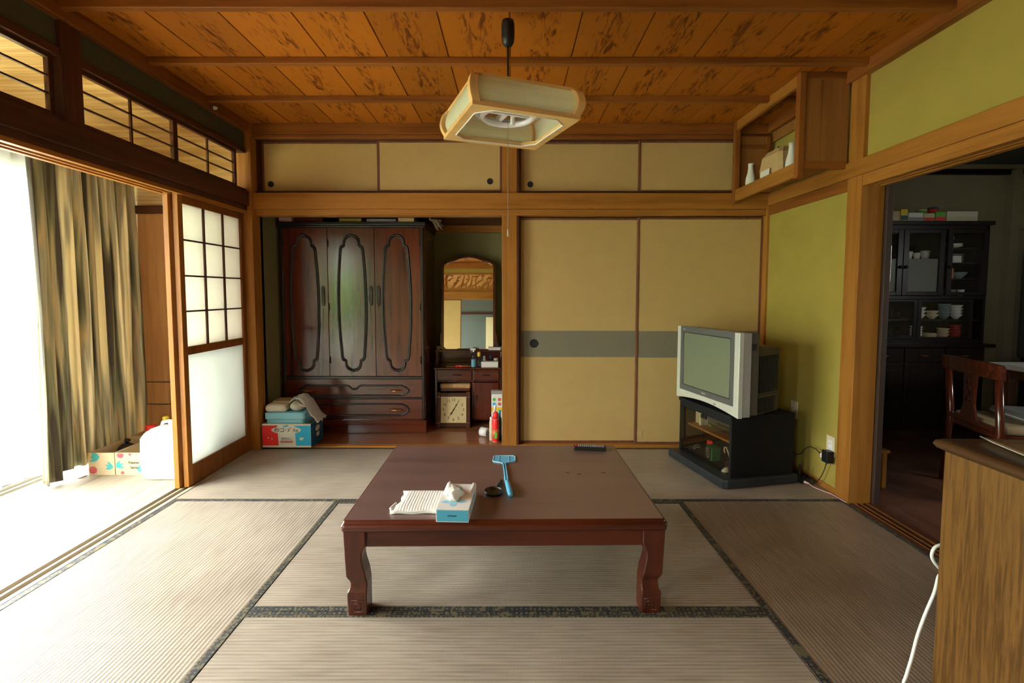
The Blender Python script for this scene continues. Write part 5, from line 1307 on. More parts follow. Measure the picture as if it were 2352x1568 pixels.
cr_ = thing('curtain_rail', 'curtain rail above the veranda glass doors', 'rail', (-0.955, -2.3, 2.07)); obj('rail', M().cyl((-.955, -4.9, 2.082), (-.955, 0.105, 2.082), .009, 12), 'silver', cr_, world=True)
br_ = M()
for k in range(6): y = -4.7 + k * .93; br_.box(-1.119, y, 2.092, -.95, y + .02, 2.10)
obj('brackets', br_, 'silver', cr_, world=True)
lc = thing('lace_curtain', 'white sheer lace curtain behind the patterned curtain', 'curtain', (-1.075, -0.55, 0.0))
m = M(); rows = []
for j in range(13):
    v = j / 12; row = []
    for i in range(61):
        u = i / 60; row.append((-1.075 + 0.022 * math.sin(u * 2 * math.pi * 7 + v) - 0 * v, -1.0 + 0.92 * u - 0.02 * v, 2.03 + (0.015 + 0.02 * math.sin(u * 6) - 2.03) * v))
    rows.append(row)
for a, b in zip(rows, rows[1:]):
    for i in range(60): m.quad([a[i], a[i + 1], b[i + 1], b[i]], sm=True)
obj('lace_cloth', m, 'lace', lc, world=True); obj('hem', M().tube([rows[-1][i] for i in range(61)], .004, 5), 'lace', lc, world=True)

EZ = -0.0345


def crate(label, x0, x1, y0, y1, h, seed, txt=None):
    t = thing('printed_carton', label, 'carton', ((x0 + x1) / 2, (y0 + y1) / 2, EZ))
    z0, z1 = EZ, EZ + h; w_ = .006
    m = M().box(x0, y0, z0, x1, y0 + w_, z1).box(x0, y1 - w_, z0, x1, y1, z1).box(x0, y0 + w_, z0, x0 + w_, y1 - w_, z1).box(x1 - w_, y0 + w_, z0, x1, y1 - w_, z1).box(x0 + w_, y0 + w_, z0, x1 - w_, y1 - w_, z0 + .004)
    obj('carton_wall', m, 'carton', t, world=True)
    r_ = random.Random(seed); p = M(); L_ = x1 - x0
    def leaf(cx, cz, s, a, mi):
        for q in (-.5, 0, .5):
            pts = []
            for k in range(8):
                tt = k / 7; pts.append((s * tt, .22 * s * math.sin(math.pi * tt)))
            for k in range(6, 0, -1):
                tt = k / 7; pts.append((s * tt, -.12 * s * math.sin(math.pi * tt)))
            P_ = []
            for u, v in pts:
                X = cx + u * math.cos(a + q) - v * math.sin(a + q); Z = cz + u * math.sin(a + q) + v * math.cos(a + q)
                P_.append((min(max(X, x0 + .002), x1 - .002), y0 - .0006 - .0002 * (q + .5), min(max(Z, z0 + .003), z1 - .003)))
            p.quad(P_, mi)
    leaf(x0 + L_ * .45, z0 + h * .82, .075, math.pi * .98, 0) if seed != 2 else leaf(x0 + L_ * .93, z0 + h * .15, .06, math.pi * .72, 0)
    leaf(x0 + L_ * (.95 if seed == 1 else .02), z0 + h * .35, .055, math.pi * (.9 if seed == 1 else .15), 0)
    for cx, cz, s, mi in (((.16, .22, .030, 1), (.05, .85, .012, 2)) if seed == 1 else ((.17, .90, .024, 1), (.22, .10, .013, 1), (.48, .93, .010, 1), (.90, .80, .020, 0), (.97, .55, .015, 1))):
        p.quad([(min(max(x0 + L_ * cx + s * math.cos(k * .9 + .3), x0 + .002), x1 - .002), y0 - .0008, min(max(z0 + h * cz + s * .9 * math.sin(k * .9 + .3), z0 + .003), z1 - .003)) for k in range(7)], mi)
    obj('printed_leaves', p, ['teal', 'rose', 'ochre'], t, world=True)
    if txt:
        text('carton_lettering', txt[0], .026, 'dark_metal', t, ((.02), y0 - (y0 + y1) / 2 - .001, h * .56), (math.pi / 2, 0, 0)); text('carton_lettering', txt[1], .026, 'dark_metal', t, ((.025), y0 - (y0 + y1) / 2 - .001, h * .34), (math.pi / 2, 0, 0))
    return t


crate('left front open carton printed with teal leaves, beside the curtain', -0.885, -0.712, -0.470, -0.175, 0.150, 1)
crate('right front open carton printed with leaves and lettering, behind the white jerrycan', -0.706, -0.500, -0.470, -0.205, 0.150, 2, ('Native', 'Sense'))
crate('rear open carton with leaf print behind the two front cartons', -0.845, -0.520, -0.165, 0.070, 0.172, 1)
jc = thing('jerrycan', 'large white plastic jerrycan standing against the paper sliding door', 'jerrycan', (-0.330, -0.475, EZ))
sec = []
for z, a, b in ((0, .110, .072), (.008, .134, .090), (.035, .148, .100), (.20, .150, .102), (.268, .148, .100), (.300, .128, .086), (.325, .095, .066), (.333, .05, .05)):
    sec.append([(x, y, z) for x, y in rrect(a, b, min(a, b) * .45, 6)])
obj('jug_body', M().ring_loft(sec), 'jug_plastic', jc); obj('screw_cap', M().lathe([(.020, .330), (.024, .333), (.024, .362), (.020, .366)], (.02, .0, 0), 20), 'white', jc)
obj('carry_handle', M().tube([(-.055, 0, .325), (-.045, 0, .358), (.0, 0, .368), (.045, .0, .358)], .010, 10), 'jug_plastic', jc)
t = thing('paint_bottle', 'yellow and red topped bottle standing in the rear carton', 'bottle', (-0.730, -0.11, EZ + .005)); obj('bottle_body', M().lathe([(.030, 0), (.034, .004), (.034, .190), (.026, .198)]), 'yellow', t); obj('red_lid', M().lathe([(.030, .1985), (.035, .202), (.035, .226), (.028, .234)]), 'red', t)
t = thing('detergent_bottle', 'grey bottle with a yellow cap in the rear carton, left of the jerrycan', 'bottle', (-0.640, -0.08, EZ + .005)); obj('bottle_body', M().lathe([(.034, 0), (.040, .005), (.040, .20), (.018, .245)]), 'grey', t); obj('cap', M().lathe([(.018, .2455), (.021, .248), (.021, .285), (.017, .290)]), 'yellow', t)
t = thing('glass_bottle', 'clear silvery bottle lying slanted in the right front carton', 'bottle', (-0.625, -0.42, EZ + .006)); obj('bottle_body', M().tube([(0, 0, .024), (.030, .075, .090), (.045, .12, .125), (.060, .160, .150)], [.024, .024, .022, .010], 16), 'clear_plastic', t); obj('cap', M().tube([(.060, .160, .150), (.067, .178, .160)], .012, 12), 'silver', t)
t = thing('dark_bag', 'crumpled black plastic bag lying in the left front carton', 'bag', (-0.79, -0.265, EZ + .005)); obj('bag_film', M().ellip((0, 0, .075), (.062, .066, .074), 16, 9), 'black_plastic', t, subsurf=0); obj('bag_knot', M().tube([(0, 0, .15), (.01, .0, .172)], [.012, .02], 8), 'black_plastic', t)
t = thing('paper_packet', 'beige paper packet inside the left front carton, beside the black bag', 'packet', (-0.80, -0.40, EZ + .005)); obj('packet_body', M().box(-.06, -.045, 0, .06, .045, .09), 'cream', t, bevel=.006); obj('folded_top', M().box(-.055, -.04, .0905, .055, .03, .098), 'paper_brown', t, bevel=.002)
t = thing('white_sheet', 'scrap of white sheet on the veranda floor between curtain and carton', 'sheet', (-0.93, -0.50, EZ)); obj('sheet_face', M().prism([(-.03, -.02), (.035, -.03), (.04, .02), (-.03, .02)], 0.0003, .006, 'z'), 'white_gloss', t)

# ================================================================== CORNER SHELF BOX (upper right)
cs = thing('corner_shelf', 'hanging wooden corner shelf box below the ceiling at the right rear', 'shelf', (3.68, -0.45, 1.82))
SX0, SY0, SY1, SZ0, SZ1 = 3.527, -0.868, -0.040, 1.912, 2.398
obj('front_post', M().box(SX0, SY0, 1.822, SX0 + .036, SY0 + .040, SZ1), 'batten_z', cs, world=True, bevel=0.003)
obj('front_post', M().box(SX0, SY1 - .050, 1.822, SX0 + .036, SY1 - .006, SZ1), 'batten_z', cs, world=True, bevel=0.003)
obj('front_rail', M().box(SX0 + .004, SY0 + .040, 1.835, SX0 + .030, SY1 - .050, SZ0 + .004), 'timber_y', cs, world=True, bevel=0.003)
obj('front_rail', M().box(SX0 + .004, SY0 + .040, 2.335, SX0 + .030, SY1 - .050, SZ1), 'timber_y', cs, world=True, bevel=0.003)
obj('shelf_floor', M().box(SX0 + .030, SY0 + .01, 1.905, W - .024, SY1 - .01, SZ0), 'shelf_ply', cs, world=True)
obj('side_rail', M().box(SX0 + .036, SY0 + .002, 1.872, W - .013, SY0 + .028, 1.913), 'batten_x', cs, world=True, bevel=0.002)
obj('side_rail', M().box(SX0 + .036, SY0 + .002, 2.362, W - .013, SY0 + .028, SZ1), 'batten_x', cs, world=True, bevel=0.002)
obj('side_panel', M().box(SX0 + .036, SY0 + .008, 1.913, 3.655, SY0 + .014, 2.362).box(3.657, SY0 + .008, 1.913, W - .013, SY0 + .014, 2.362), 'shelf_ply', cs, world=True)
obj('side_panel', M().box(SX0 + .036, SY1 - .016, 1.913, W - .005, SY1 - .010, 2.30), 'shelf_ply', cs, world=True)
obj('inner_brace', M().box(SX0 + .05, SY1 - .03, 2.215, W - .03, SY1 - .016, 2.24).box(3.76, SY1 - .032, 1.913, 3.785, SY1 - .016, 2.30), 'batten_x', cs, world=True)
obj('wall_board', M().box(W - .012, SY0 + .03, 1.913, W - .004, SY1 - .02, 2.13).box(W - .014, SY0 + .03, 2.26, W - .004, SY1 - .02, 2.33).box(W - .016, SY0 + .25, 2.13, W - .004, SY0 + .30, 2.26), 'shelf_ply', cs, world=True)
Zs = SZ0 + .0006
for i, (x, y, lab) in enumerate(((3.585, -0.205, 'slim white porcelain vase at the far end of the corner shelf'), (3.600, -0.675, 'slim white porcelain vase at the near end of the corner shelf'))):
    t = thing('vase', lab, 'vase', (x, y, Zs), group='white vases on the corner shelf')
    obj('vase_body', M().lathe([(.020, 0), (.030, .004), (.033, .03), (.030, .06), (.020, .10), (.0165, .135), (.018, .152)], n=24), 'white_gloss', t); obj('vase_lip', M().lathe([(.014, .151), (.0185, .1525), (.0195, .157), (.014, .158)], n=24), 'white_gloss', t)
t = thing('paper_bag', 'crumpled brown paper bag lying on the corner shelf between the vases', 'bag', (3.68, -0.43, Zs))
m = M(); m.ring_loft([[(x * (1 + .06 * math.sin(3 * k)), y * (1 + .05 * math.cos(5 * k)), z) for k, (x, y) in enumerate(rrect(a, b, .03, 3))] for a, b, z in ((.085, .13, 0), (.090, .135, .08), (.085, .120, .15), (.062, .095, .185))], sm=False)
obj('bag_body', m, 'paper_brown', t); obj('bag_mouth', M().prism([(-.05, -.03), (.05, -.045), (.03, .03), (-.02, .03)], .1855, .20, 'z'), 'black', t)
t = thing('folded_paper', 'white paper slip standing in front of the brown paper bag', 'paper', (3.572, -0.42, Zs + .0015), rot=(0, R(4), 0)); obj('paper_face', M().box(0, -.05, 0, .002, .06, .060), 'white', t); obj('paper_fold', M().box(.002, -.05, 0, .02, .06, .002), 'white', t)
t = thing('roof_ornament', 'small reddish wooden house ornament at the back of the corner shelf', 'ornament', (3.745, -0.62, Zs)); obj('house_body', M().box(-.04, -.06, 0, .04, .06, .12), 'shelf_ply', t); obj('roof', M().prism([(-.07, .12), (.06, .12), (-.01, .19)], -.09, .09, 'y'), 'dark_timber_y', t); obj('ridge', M().box(-.02, -.1, .185, .0, .1, .20), 'timber_y', t)

# ================================================================== OUTLETS AND CABLES
def outlet(label, y, z):
    t = thing('wall_outlet', label, 'outlet', (W - .0005, y, z)); obj('cover_plate', M().box(-.008, -.036, -.058, 0, .036, .058), 'cream', t, bevel=.002)
    obj('socket_face', M().box(-.0095, -.016, -.032, -.0078, .016, .032), 'white', t, bevel=.0006)
    s_ = M()
    for dz in (-.016, .014):
        for dy in (-.006, .006): s_.box(-.0101, dy - .001, dz - .004, -.0094, dy + .001, dz + .004)
    obj('socket_slots', s_, 'black', t); return t
outlet('cream wall outlet half hidden behind the television stand', -0.430, 0.400)
outlet('cream wall outlet beside the post with a black plug in it', -0.812, 0.275)
t = thing('plug_adapter', 'black power adapter plugged into the outlet beside the post', 'adapter', (W - .0102, -0.828, 0.215)); obj('adapter_body', M().box(-.042, -.026, -.034, 0, .026, .036), 'black_plastic', t, bevel=.004); obj('white_plug', M().box(-.034, .0275, -.020, -.008, .050, .006), 'white', t, bevel=.002)
t = thing('power_cable', 'thin black cable from the plug adapter to the television stand', 'cable', (3.79, -0.70, 0.0015))
obj('cable', M().tube([(3.79, -.775, .205), (3.775, -.74, .23), (3.765, -.70, .235), (3.76, -.66, .21), (3.755, -.62, .16), (3.75, -.585, .145), (3.745, -.55, .15)], .0030, 8), 'black', t, world=True)
obj('strain_relief', M().tube([(3.793, -.778, .203), (3.783, -.755, .220)], [.006, .0035], 8), 'black_plastic', t, world=True)
t = thing('power_cable', 'black cable dropping from the adapter to the cable heap on the mat', 'cable', (3.80, -0.76, 0.0015))
obj('cable', M().tube([(3.792, -.815, .180), (3.793, -.800, .13), (3.79, -.775, .075), (3.785, -.745, .030), (3.775, -.72, .006), (3.75, -.70, .005), (3.765, -.735, .005)], .0024, 8), 'black', t, world=True)
obj('strain_relief', M().tube([(3.791, -.818, .182), (3.7925, -.812, .160)], [.005, .003], 8), 'black_plastic', t, world=True)
t = thing('cable_heap', 'tangled black cables on the mat behind the television stand', 'cables', (3.77, -0.60, 0.0015))
r_ = random.Random(8)
for k in range(5):
    pts = [(3.750 + .007 * k + .012 * math.sin(i * 1.1 + k), -.50 - .045 * i + .01 * math.sin(i * 2 + k), .006 + .010 * abs(math.sin(i * 1.7 + k)) + .004 * k) for i in range(6)]
    obj('loose_cable', M().tube(pts, .004, 7), 'black', t, world=True)
t = thing('antenna_cable', 'thin pale pink cable running from the cable heap around the post foot', 'cable', (3.80, -0.80, 0.0015))
obj('cable', M().tube([(3.745, -.735, .014), (3.752, -.76, .006), (3.765, -.80, .006), (3.783, -.845, .006), (3.795, -.86, .006), (3.798, -.90, .006), (3.800, -.965, .006), (3.80, -.985, .008)], .0030, 8), 'pink', t, world=True)
obj('connector', M().tube([(3.728, -.712, .018), (3.745, -.735, .014)], [.008, .006], 10), 'pink', t, world=True)
t = thing('cable_post', 'short black upright bar standing behind the television stand', 'bar', (3.720, -0.672, 0.0015)); obj('bar', M().box(-.004, -.004, 0, .004, .004, .110), 'black_plastic', t); obj('bar_foot', M().box(-.008, -.03, 0, .008, .02, .006), 'black_plastic', t)

# ================================================================== NEAR CABINET AND WHITE CABLE
nc = thing('low_cabinet', 'wood grained low cabinet in the right foreground', 'cabinet', (3.42, -2.72, 0.0015), rotz=R(-1.5))
bxN = lambda *a: M().box(*a)
obj('side_panel', bxN(-.243, -.45, 0.0, -.225, .463, .718), 'near_cabinet', nc, bevel=0.0015, label='large wood grained side panel')
obj('side_panel', bxN(.200, -.45, 0.0, .218, .463, .718), 'near_cabinet', nc, bevel=0.0015)
obj('back_panel', bxN(-.225, .450, 0.0, .200, .460, .718), 'near_cabinet', nc)
obj('front_door', bxN(-.225, -.465, 0.06, -.014, -.450, .712), 'near_cabinet', nc, bevel=0.002); obj('front_door', bxN(-.010, -.465, 0.06, .200, -.450, .712), 'near_cabinet', nc, bevel=0.002)
obj('plinth', bxN(-.225, -.44, 0.0, .200, -.42, .058), 'near_top', nc); obj('bottom_board', bxN(-.225, -.42, .058, .2, .45, .072), 'near_cabinet', nc)
m = M(); rings = []
for i, z in ((.006, .7185), (.0, .724), (-.008, .726), (-.014, .735), (-.010, .745), (.0, .750), (.006, .7505), (.010, .7525)):
    rings.append([(x - .012, y + .006, z) for x, y in rrect(.235 + .006 - i, .470 - i, .018)])
m.ring_loft(rings); obj('cabinet_top', m, 'near_top', nc, label='darker moulded cabinet top')
sh = thing('table_mat', 'thin curled beige vinyl sheet lying on the low cabinet', 'mat', (3.42, -2.70, 0.0015 + .7528), rotz=R(-1.5))
m = M(); rows = []
for i in range(15):
    row = []
    for j in range(11):
        u, v = i / 14, j / 10; y = .437 - .80 * u; xl = -.150 - .075 * min(1, u * 1.9) ** .7
        x = xl + (0.19 - xl) * v; z = .0008 + .010 * math.exp(-v * 12) * (1 - .6 * u)
        row.append((x, y, z))
    rows.append(row)
for a, b in zip(rows, rows[1:]):
    for j in range(10): m.quad([a[j], a[j + 1], b[j + 1], b[j]], sm=True)
obj('vinyl_sheet', m, 'sheet_vinyl', sh, solid=.0012); obj('sheet_edge', M().tube([rows[i][0] for i in range(15)], .0016, 6), 'silver', sh)
wc = thing('white_cable', 'white cable looping out from behind the low cabinet to the mat', 'cable', (3.13, -2.215, 0.0015))
wp = []
for u, v, d in ((2175, 1250, -2.225), (2160, 1251, -2.222), (2147, 1258, -2.222), (2141, 1275, -2.222), (2147, 1291, -2.222), (2160, 1306, -2.222), (2163, 1316, -2.222), (2156, 1325, -2.222), (2147, 1360, -2.222), (2126, 1410, -2.225), (2108, 1460, -2.23), (2095, 1510, -2.24), (2083, 1550, -2.25), (2078, 1580, -2.262)):
    # world point on the vertical plane just behind the cabinet, measured from the room
    f_ = 1118.87; cp, sp = math.cos(PITCH), math.sin(PITCH)
    a = (u - 1176) / f_; b = -(v - 784 + 43.7) / f_
    dx, dy, dz = a, cp + b * sp, -sp + b * cp; tt = (d + 3.6437) / dy
    wp.append((1.9276 + dx * tt, d, max(0.006, 1.179 + dz * tt)))
wp = [(round(x, 4), round(y, 4), round(z, 4)) for x, y, z in wp] + [(3.08, -2.34, .006), (3.00, -2.60, .006)]
def smooth3(P, n=4):
    o = []
    for i in range(len(P) - 1):
        p0, p1, p2, p3 = P[max(i - 1, 0)], P[i], P[i + 1], P[min(i + 2, len(P) - 1)]
        for j in range(n):
            t = j / n; o.append(tuple(0.5 * (2 * p1[d] + (-p0[d] + p2[d]) * t + (2 * p0[d] - 5 * p1[d] + 4 * p2[d] - p3[d]) * t * t + (-p0[d] + 3 * p1[d] - 3 * p2[d] + p3[d]) * t ** 3) for d in range(3)))
    o.append(P[-1]); return o
obj('cable', M().tube(smooth3(wp), .0046, 10), 'white_gloss', wc, world=True)
obj('cable_end', M().cyl((3.0, -2.60, .0065), (2.99, -2.63, .0065), .006, 10), 'white', wc, world=True)

# ================================================================== KITCHEN
KF = -0.0095
cb = thing('china_cupboard', 'black brown glazed china cupboard against the kitchen rear wall', 'cupboard', (5.45, 0.70, KF))
KX0, KX1, KY = 4.92, 5.965, 0.50
obj('lower_carcass', M().box(KX0, KY, KF, KX1, .925, .715), 'black_wood', cb, world=True, bevel=.003)
obj('counter_top', M().box(KX0 - .03, KY - .05, .715, KX1 + .055, .927, .745), 'black_wood', cb, world=True, bevel=.006)
obj('upper_carcass', M().box(KX0, KY + .06, .746, KX0 + .022, .925, 1.745).box(KX1 - .022, KY + .01, .746, KX1, .925, 1.745).box(KX0 + .022, .905, .746, KX1 - .022, .925, 1.745).box(KX0 + .022, KY + .01, 1.125, KX1 - .022, .905, 1.150).box(KX0 + .022, KY + .02, .746, KX1 - .022, .905, .780).box(KX0, KY + .01, 1.715, KX1, .925, 1.745).box(5.590, KY + .02, 1.15, 5.612, .905, 1.715), 'black_wood', cb, world=True)
obj('cornice', M().box(KX0 - .02, KY - .02, 1.745, KX1 + .02, .927, 1.780), 'black_wood', cb, world=True, bevel=.006)
for x0, x1 in ((KX0 + .02, 5.235), (5.240, 5.590), (5.612, KX1 - .005)):
    d = obj('glass_door', M().box(x0, KY, 1.155, x0 + .045, KY + .018, 1.712).box(x1 - .045, KY, 1.155, x1, KY + .018, 1.712).box(x0 + .045, KY, 1.155, x1 - .045, KY + .018, 1.185).box(x0 + .045, KY, 1.680, x1 - .045, KY + .018, 1.712), 'black_wood', cb, world=True, bevel=.002)
    obj('door_pane', M().box(x0 + .045, KY + .008, 1.185, x1 - .045, KY + .010, 1.680), 'window_glass', d, world=True)
    xk = x0 + .018 if x0 > 5.2 else x1 - .018
    obj('door_knob', M().ellip((xk, KY - .012, 1.395), (.014, .014, .014), 12, 8), 'black_plastic', d, world=True)
    if x0 < 5.6: obj('frosted_pane', M().box(x0 + .047, KY + .012, 1.187, x1 - .047, KY + .014, 1.465), 'frosted_glass', d, world=True, label='frosted lower pane')
for x0, x1 in ((KX0 + .02, 5.385), (5.39, 5.86)):
    d = obj('sliding_pane_frame', M().box(x0, KY + .005, .785, x0 + .03, KY + .018, 1.120).box(x1 - .03, KY + .005, .785, x1, KY + .018, 1.120).box(x0 + .03, KY + .005, .785, x1 - .03, KY + .018, .80).box(x0 + .03, KY + .005, 1.105, x1 - .03, KY + .018, 1.120), 'black_wood', cb, world=True)
    obj('pane', M().box(x0 + .03, KY + .010, .80, x1 - .03, KY + .012, 1.105), 'window_glass', d, world=True)
obj('inner_shelf', M().box(KX0 + .022, KY + .03, .938, KX1 - .022, .905, .950), 'black_wood', cb, world=True)
for z in (1.300, 1.435, 1.560): obj('inner_shelf', M().box(5.612, KY + .03, z - .008, KX1 - .022, .905, z), 'black_wood', cb, world=True)
obj('inner_shelf', M().box(KX0 + .022, KY + .03, 1.460, 5.59, .905, 1.468), 'black_wood', cb, world=True)
for x0, x1 in ((KX0 + .03, 5.27), (5.28, 5.62), (5.63, KX1 - .01)):
    d = obj('lower_door', M().box(x0, KY - .018, .05, x1, KY - .001, .575), 'black_wood', cb, world=True, bevel=.003)
    obj('door_panel', M().box(x0 + .05, KY - .022, .10, x1 - .05, KY - .017, .525), 'black_wood', d, world=True, bevel=.004)
    d = obj('drawer', M().box(x0, KY - .018, .585, x1, KY - .001, .705), 'black_wood', cb, world=True, bevel=.003)
    obj('drawer_pull', M().tube([((x0 + x1) / 2 - .035, KY - .02, .645), ((x0 + x1) / 2, KY - .034, .64), ((x0 + x1) / 2 + .035, KY - .02, .645)], .004, 6), 'brass', d, world=True)

BOWL = [(.016, 0), (.018, .004), (.030, .014), (.044, .034), (.048, .042), (.046, .042), (.040, .032), (.026, .014), (.002, .010)]
PLATE = [(.030, 0), (.032, .003), (.060, .010), (.075, .016), (.073, .018), (.055, .012), (.002, .006)]
CUP = [(.020, 0), (.024, .003), (.030, .040), (.033, .070), (.031, .070), (.027, .040), (.018, .006), (.002, .005)]
GLS = [(.018, 0), (.024, .003), (.026, .10), (.025, .10), (.022, .006), (.002, .005)]
_proto = {}
def dish(kind, label, cat, group, x, y, z, mat, s=1.0):
    key = (kind, mat)
    pr = {'bowl': BOWL, 'plate': PLATE, 'cup': CUP, 'drinking_glass': GLS}[kind]
    if key not in _proto:
        o = obj(kind, M().lathe(pr, n=18), mat); _proto[key] = o
    else:
        o = _proto[key].copy(); COL.objects.link(o)
    o.location = (x, y, z); o.scale = (s, s, s); tag(o, label, cat, group); return o


Y_ = KY + .10
def stack(kind, label, group, x, z, n, dz, mat, s=1.0, cat=None, y=Y_):
    for k in range(n):
        pos = 'bottom' if k == 0 else ('topmost' if k == n - 1 else ('middle' if n == 3 else ('second', 'third', 'fourth', 'fifth')[k - 1] + ' from below'))
        dish(kind, label.replace('one of the ', '') + ', ' + pos + ' of its stack', cat or kind.replace('_', ' '), group, x, y, z + k * dz * s, mat, s)
z1 = .951
stack('bowl', 'one of the white bowl left on the middle cupboard shelf', 'white bowls left on the middle shelf', 5.480, z1, 3, .030, 'white_gloss')
stack('bowl', 'one of the cream bowl on the middle cupboard shelf', 'cream bowls on the middle shelf', 5.590, z1, 2, .030, 'cream')
stack('bowl', 'one of the blue grey bowl on the middle shelf', 'blue grey bowls on the middle shelf', 5.695, z1, 5, .024, 'bowl_blue', .95)
stack('bowl', 'one of the white bowl right on the middle shelf', 'white bowls right on the middle shelf', 5.800, z1, 4, .026, 'white_gloss')
z2 = .7805
stack('bowl', 'one of the white dish left on the bottom shelf', 'white dishes left on the bottom shelf', 5.460, z2, 4, .022, 'white_gloss')
stack('plate', 'one of the cream plate on the bottom shelf', 'cream plates on the bottom shelf', 5.580, z2, 6, .010, 'cream', .70)
stack('bowl', 'one of the tan bowl on the bottom glazed shelf', 'tan bowls on the bottom shelf', 5.695, z2, 3, .026, 'carton', .95)
stack('bowl', 'one of the red lacquer bowl on the bottom shelf', 'red bowls on the bottom shelf', 5.800, z2, 4, .026, 'bowl_red', .98)
ORD = ('leftmost', 'second from the left', 'third from the left', 'fourth from the left', 'rightmost')
for k in range(5): dish('drinking_glass', ORD[k] + ' glass on the middle shelf behind the left pane', 'glass', 'glasses on the left middle shelf', 5.02 + k * .065, Y_, z1, 'clear_plastic')
for k in range(5): dish('drinking_glass', ORD[k] + ' glass on the bottom shelf behind the left pane', 'glass', 'glasses on the left bottom shelf', 5.02 + k * .065, Y_, z2, 'clear_plastic')
stack('plate', 'one of the white plate behind the right glass door', 'white plates behind the right door', 5.73, 1.5605, 3, .010, 'white_gloss')
dish('cup', 'white cup on the plates behind the right glass door', 'cup', None, 5.72, Y_, 1.5605 + .050, 'white_gloss', .7)
t = thing('biscuit_box', 'white and red box on the second shelf behind the right glass door', 'box', (5.735, Y_, 1.4355)); obj('box_body', M().box(-.06, -.03, 0, .06, .03, .060), 'white', t, bevel=.001); obj('printed_end', M().box(-.0605, -.031, .005, -.04, -.030, .055), 'red', t)
t = thing('glass_tray', 'long clear tray with an orange band lying behind the right glass door', 'tray', (5.81, KY + .2, 1.4355)); obj('tray_body', M().box(-.10, -.05, .0, .08, .05, .085), 'frosted_glass', t, bevel=.004); obj('orange_band', M().box(-.05, -.052, .045, .03, -.0505, .058), 'ochre', t)
t = thing('tea_tin', 'orange and white tea tin on the third shelf behind the right glass door', 'tin', (5.70, Y_, 1.3005)); obj('tin_body', M().box(-.035, -.03, 0, .035, .03, .090), 'orange', t, bevel=.003); obj('tin_label', M().box(-.012, -.0308, .02, .012, -.0302, .075), 'white', t)
dish('bowl', 'pale bowl beside the orange tea tin behind the right glass door', 'bowl', None, 5.80, Y_, 1.3005, 'bowl_blue', 1.3)
for k in range(3): dish('cup', ('brownish', 'grey', 'white')[k] + ' small cup on the lowest shelf behind the right glass door', 'cup', 'small cups behind the right door', 5.68 + k * .075, Y_, 1.1505, ('carton', 'grey', 'white_gloss')[k], .8)
for k in range(4): dish('cup', ('leftmost', 'second from the left', 'third from the left', 'rightmost')[k] + ' white cup above the frosted middle pane', 'cup', 'white cups above the frosted pane', 5.305 + k * .072, KY + .12, 1.4685, 'white_gloss', (.75, .95, .8, 1.05)[k])
for k in range(3): dish('drinking_glass', ('left', 'middle', 'right')[k] + ' bluish glass high behind the middle cupboard door', 'glass', 'bluish glasses high in the cupboard', 5.33 + k * .07, KY + .22, 1.4685, 'clear_plastic', 1.3)

# groceries on the cupboard
zc = 1.7806
def gro(name, label, cat, x0, x1, h, mat, band=None, y=.56, d=.2):
    t = thing(name, label, cat, ((x0 + x1) / 2, y + d / 2, zc)); hw_ = (x1 - x0) / 2
    obj('package_body', M().box(-hw_, -d / 2, 0, hw_, d / 2, h), mat, t, bevel=.004)
    obj('printed_band', M().box(-hw_ + .002, -d / 2 - .001, h * .15, hw_ - .002, -d / 2 - .0002, h * .5), band or 'white', t)
    return t
gro('storage_box', 'long pinkish white box at the right end on top of the china cupboard', 'box', 5.640, 5.905, .092, 'linen', 'cream')
gro('snack_packet', 'green and red packet on the china cupboard, left of the long box', 'packet', 5.545, 5.632, .088, 'bright_green', 'red')
gro('snack_packet', 'cream and red packet on the china cupboard beside the green one', 'packet', 5.445, 5.538, .075, 'cream', 'red')
gro('snack_packet', 'grey white packet in the middle of the china cupboard top', 'packet', 5.315, 5.438, .080, 'white', 'grey')
gro('snack_packet', 'yellow packet leaning above the grey white one on the cupboard', 'packet', 5.245, 5.308, .110, 'yellow', 'deep_blue')
gro('storage_box', 'pale cardboard box on the left half of the china cupboard top', 'box', 5.110, 5.238, .095, 'carton', 'cream')
gro('storage_box', 'low brown box at the far left of the china cupboard top', 'box', 4.960, 5.100, .050, 'paper_brown', 'orange')
t = thing('plastic_bundle', 'clear plastic bundle on the low brown box', 'bundle', (5.03, .66, zc + .0505)); obj('bundle_film', M().ellip((0, 0, .06), (.07, .08, .06), 14, 8), 'plastic_bag', t); obj('tie', M().tube([(0, 0, .115), (.0, 0, .14)], [.008, .015], 8), 'white', t)
t = thing('round_tub', 'small blue and red tub on top of the green packet', 'tub', (5.585, .64, zc + .0885)); obj('tub_body', M().lathe([(.03, 0), (.036, .03)]), 'red', t); obj('tub_lid', M().lathe([(.037, .0305), (.037, .042), (.03, .046)]), 'deep_blue', t)
t = thing('round_tub', 'small pale green tub on top of the cream packet', 'tub', (5.49, .64, zc + .0755)); obj('tub_body', M().lathe([(.03, 0), (.034, .03)]), 'bright_green', t); obj('tub_lid', M().lathe([(.035, .0305), (.035, .04), (.03, .043)]), 'cream', t)

# chair
ch = thing('dining_chair', 'dark red wooden dining chair with pale seat pad in the kitchen', 'chair', (4.655, -0.81, KF), rotz=R(-14.0))
